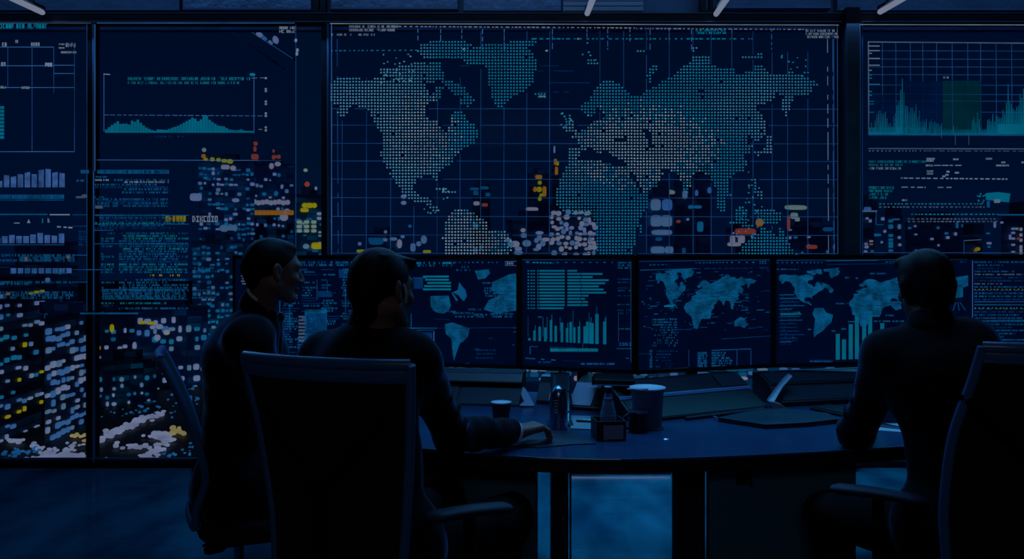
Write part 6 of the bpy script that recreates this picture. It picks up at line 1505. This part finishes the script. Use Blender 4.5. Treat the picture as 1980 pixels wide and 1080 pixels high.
        MB().tube([L(sd * .19, .04, seat_z - .075), L(sd * (arm_out - .012), .04, seat_z - .06), L(sd * arm_out, .045, seat_z + .02), L(sd * arm_out, .05, arm_z - .016)], [.02, .022, .02, .018], 12).build('arm_post', M['chair_black'], o, smooth=50)
    # mechanism, lever, column, base, castors
    MB().box(L(0, 0, seat_z - .105), (.09, .12, .024), Rz).build('tilt_mechanism', M['chair_black'], root, bevel=.008)
    lv = MB(); LV = (lambda t, z: L(.06, .10 - t, z)) if lever_back else (lambda t, z: L(-t, -.03, z))
    lv.tube([LV(.05, seat_z - .11), LV(.20, seat_z - .115), LV(.23, seat_z - .118)], [.006, .006, .006], 8); lv.tube([LV(.14, seat_z - .118), LV(.165, seat_z - .13), LV(.21, seat_z - .137), LV(.225, seat_z - .138)] if lever_back else [LV(.22, seat_z - .118), LV(.25, seat_z - .12), LV(.31, seat_z - .124), LV(.32, seat_z - .125)], [.008, .019, .017, .010], 10); lv.build('lever', M['chair_black'], root, smooth=50)
    MB().lathe(C + Vector((0, 0, 0)), [(0, .10), (.026, .10), (.026, .24), (.018, .24), (.018, seat_z - .125), (0, seat_z - .125)], 20).build('gas_column', M['steel'], root, smooth=40)
    hub = MB(); hub.lathe(C, [(0, .075), (.05, .075), (.05, .125), (.035, .14), (0, .14)], 20)
    base = hub.build('base', M['chair_black'], root, smooth=40)
    for i in range(5):
        a = rz_base + 2 * math.pi * i / 5; dr = Vector((math.cos(a), math.sin(a), 0)); e = C + dr * .30
        MB().tube([C + dr * .035 + Vector((0, 0, .108)), C + dr * .17 + Vector((0, 0, .095)), e + Vector((0, 0, .075))], [.026, .022, .016], 10).build('spoke', M['chair_black'], base, smooth=50)
        pr = Vector((-dr.y, dr.x, 0)); w = MB()
        for q in (-1, 1):
            c = e + pr * q * .016 + Vector((0, 0, .030)); w.tube([c - pr * .009, c + pr * .009], .0295, 18)
        w.tube([e + Vector((0, 0, .04)), e + Vector((0, 0, .075))], .008, 8)
        w.build('castor', M['chair_black'], base, smooth=50)
    return root
# chair of the middle man
chair('high-backed black mesh office chair of the middle person, its highlight-rimmed back nearest the viewer', (-.395, 2.40, 0), math.radians(21), [(.44, -.19, .19), (.56, -.235, .195), (.70, -.235, .205), (.90, -.255, .226), (1.06, -.285, .245), (1.128, -.30, .252)], arm_z=.672, arm_out=.275, arm_yaw=-.8)
# chair of the man on the left, its back seen edge-on
cp = W(452, 960, 3.10)
chair('black office chair at the far left, its thin back seen edge-on and leaning away', (cp.x + .02, cp.y, 0), math.radians(68), [(.46, -.16, .17), (.53, -.155, .19), (.62, -.128, .20), (.74, -.15, .20), (.90, -.205, .195), (1.045, -.272, .18)], arm=(False, False), rz_base=.75, bow=.012, spine=False, seat_shift=.07, lever_back=True)
# chair of the right-hand person
chair('black office chair of the right-hand person, cut by the right edge of the photo', (1.425, 2.50, 0), math.radians(-2), [(.44, -.19, .21), (.56, -.23, .225), (.70, -.235, .235), (.90, -.26, .225), (1.06, -.285, .185), (1.155, -.30, .165)], arm_z=.668, arm_out=.30, arm_yaw=-.95, arm_len=.27)
# ================================================================== night sky, lamps and added fill lights
w = bpy.data.worlds.new('night'); SC.world = w; w.use_nodes = True
nt = w.node_tree; nt.nodes.clear()
out = nt.nodes.new('ShaderNodeOutputWorld'); bg = nt.nodes.new('ShaderNodeBackground')
tc = nt.nodes.new('ShaderNodeTexCoord'); sp = nt.nodes.new('ShaderNodeSeparateXYZ'); rp = nt.nodes.new('ShaderNodeValToRGB')
nt.links.new(tc.outputs['Generated'], sp.inputs[0])
mr = nt.nodes.new('ShaderNodeMapRange'); mr.inputs['From Min'].default_value = -0.1; mr.inputs['From Max'].default_value = 0.4
nt.links.new(sp.outputs['Z'], mr.inputs['Value']); nt.links.new(mr.outputs[0], rp.inputs[0])
rp.color_ramp.elements[0].position = 0.0; rp.color_ramp.elements[0].color = S(0, 20, 47)
rp.color_ramp.elements[1].position = 1.0; rp.color_ramp.elements[1].color = S(0, 14, 34)
nt.links.new(rp.outputs[0], bg.inputs['Color']); bg.inputs['Strength'].default_value = 1.0
nt.links.new(bg.outputs[0], out.inputs[0])

def area(name, loc, target, size, col, power, sy=None, spread=None):
    l = bpy.data.lights.new(name, 'AREA'); l.color = col; l.energy = power; l.size = size
    if sy: l.shape = 'RECTANGLE'; l.size_y = sy
    if spread: l.spread = spread
    o = bpy.data.objects.new(name, l); COL.objects.link(o); o.location = loc
    o.rotation_euler = (Vector(target) - Vector(loc)).to_track_quat('-Z', 'Y').to_euler(); return o
BLUE = (0.10, 0.42, 1.0)
# strip lamp along the header over the window wall, washing the floor and the desk
area('header_strip_lamp', (0, 5.36, 2.93), (0, 3.2, 0.5), 8.0, BLUE, 46.0, 0.06)
# added unseen area light brightening the aisle floor behind the monitors
area('aisle_fill', (1.2, 4.75, 3.4), (1.2, 4.75, 0), 3.4, (0.04, 0.62, 1.0), 40.0, 0.4, math.radians(75))
# added unseen area light brightening the metal panels above the header
area('panel_fill', (0, 5.0, 3.5), (0, 5.65, 3.12), 8.0, (0.14, 0.45, 1.0), 6.0, 0.1)
# added dim fill from behind the viewer for surfaces facing the camera
area('rear_fill', (0, -1.8, 3.5), (0, 2.5, 0.4), 2.0, (0.85, 0.85, 1.0), 10.0, 1.0)
area('desk_fill', (0.7, 3.35, 3.4), (0.7, 3.3, 0), 3.2, BLUE, 12.0, 0.4, math.radians(70))  # added unseen overhead fill brightening the desk top

# added bluish directional light lifting the dark city facades
ml = bpy.data.lights.new('facade_fill', 'SUN'); ml.color = (0.22, 0.55, 1.0); ml.energy = 0.14; ml.angle = 0.01
mo = bpy.data.objects.new('facade_fill', ml); COL.objects.link(mo); mo.rotation_euler = (math.radians(58), 0, math.radians(-12)); mo.location = (0, -2, 12)

cam = bpy.data.cameras.new('camera'); co = bpy.data.objects.new('camera', cam); COL.objects.link(co)
co.location = (0, 0, CH); co.rotation_euler = (math.radians(90), 0, 0)
cam.sensor_fit = 'HORIZONTAL'; cam.sensor_width = 36.0; cam.lens = 36.0 * F / 1980.0
cam.shift_x = 0.0; cam.shift_y = -(540.0 - HY) / 1980.0
cam.clip_start = 0.05; cam.clip_end = 3000
SC.camera = co
SC.view_settings.view_transform = 'Standard'; SC.view_settings.look = 'None'; SC.view_settings.exposure = 0.0; SC.view_settings.gamma = 1.0
SC.view_settings.use_curve_mapping = False
SC.cycles.max_bounces = 8; SC.cycles.transparent_max_bounces = 24
SC.cycles.use_denoising = True
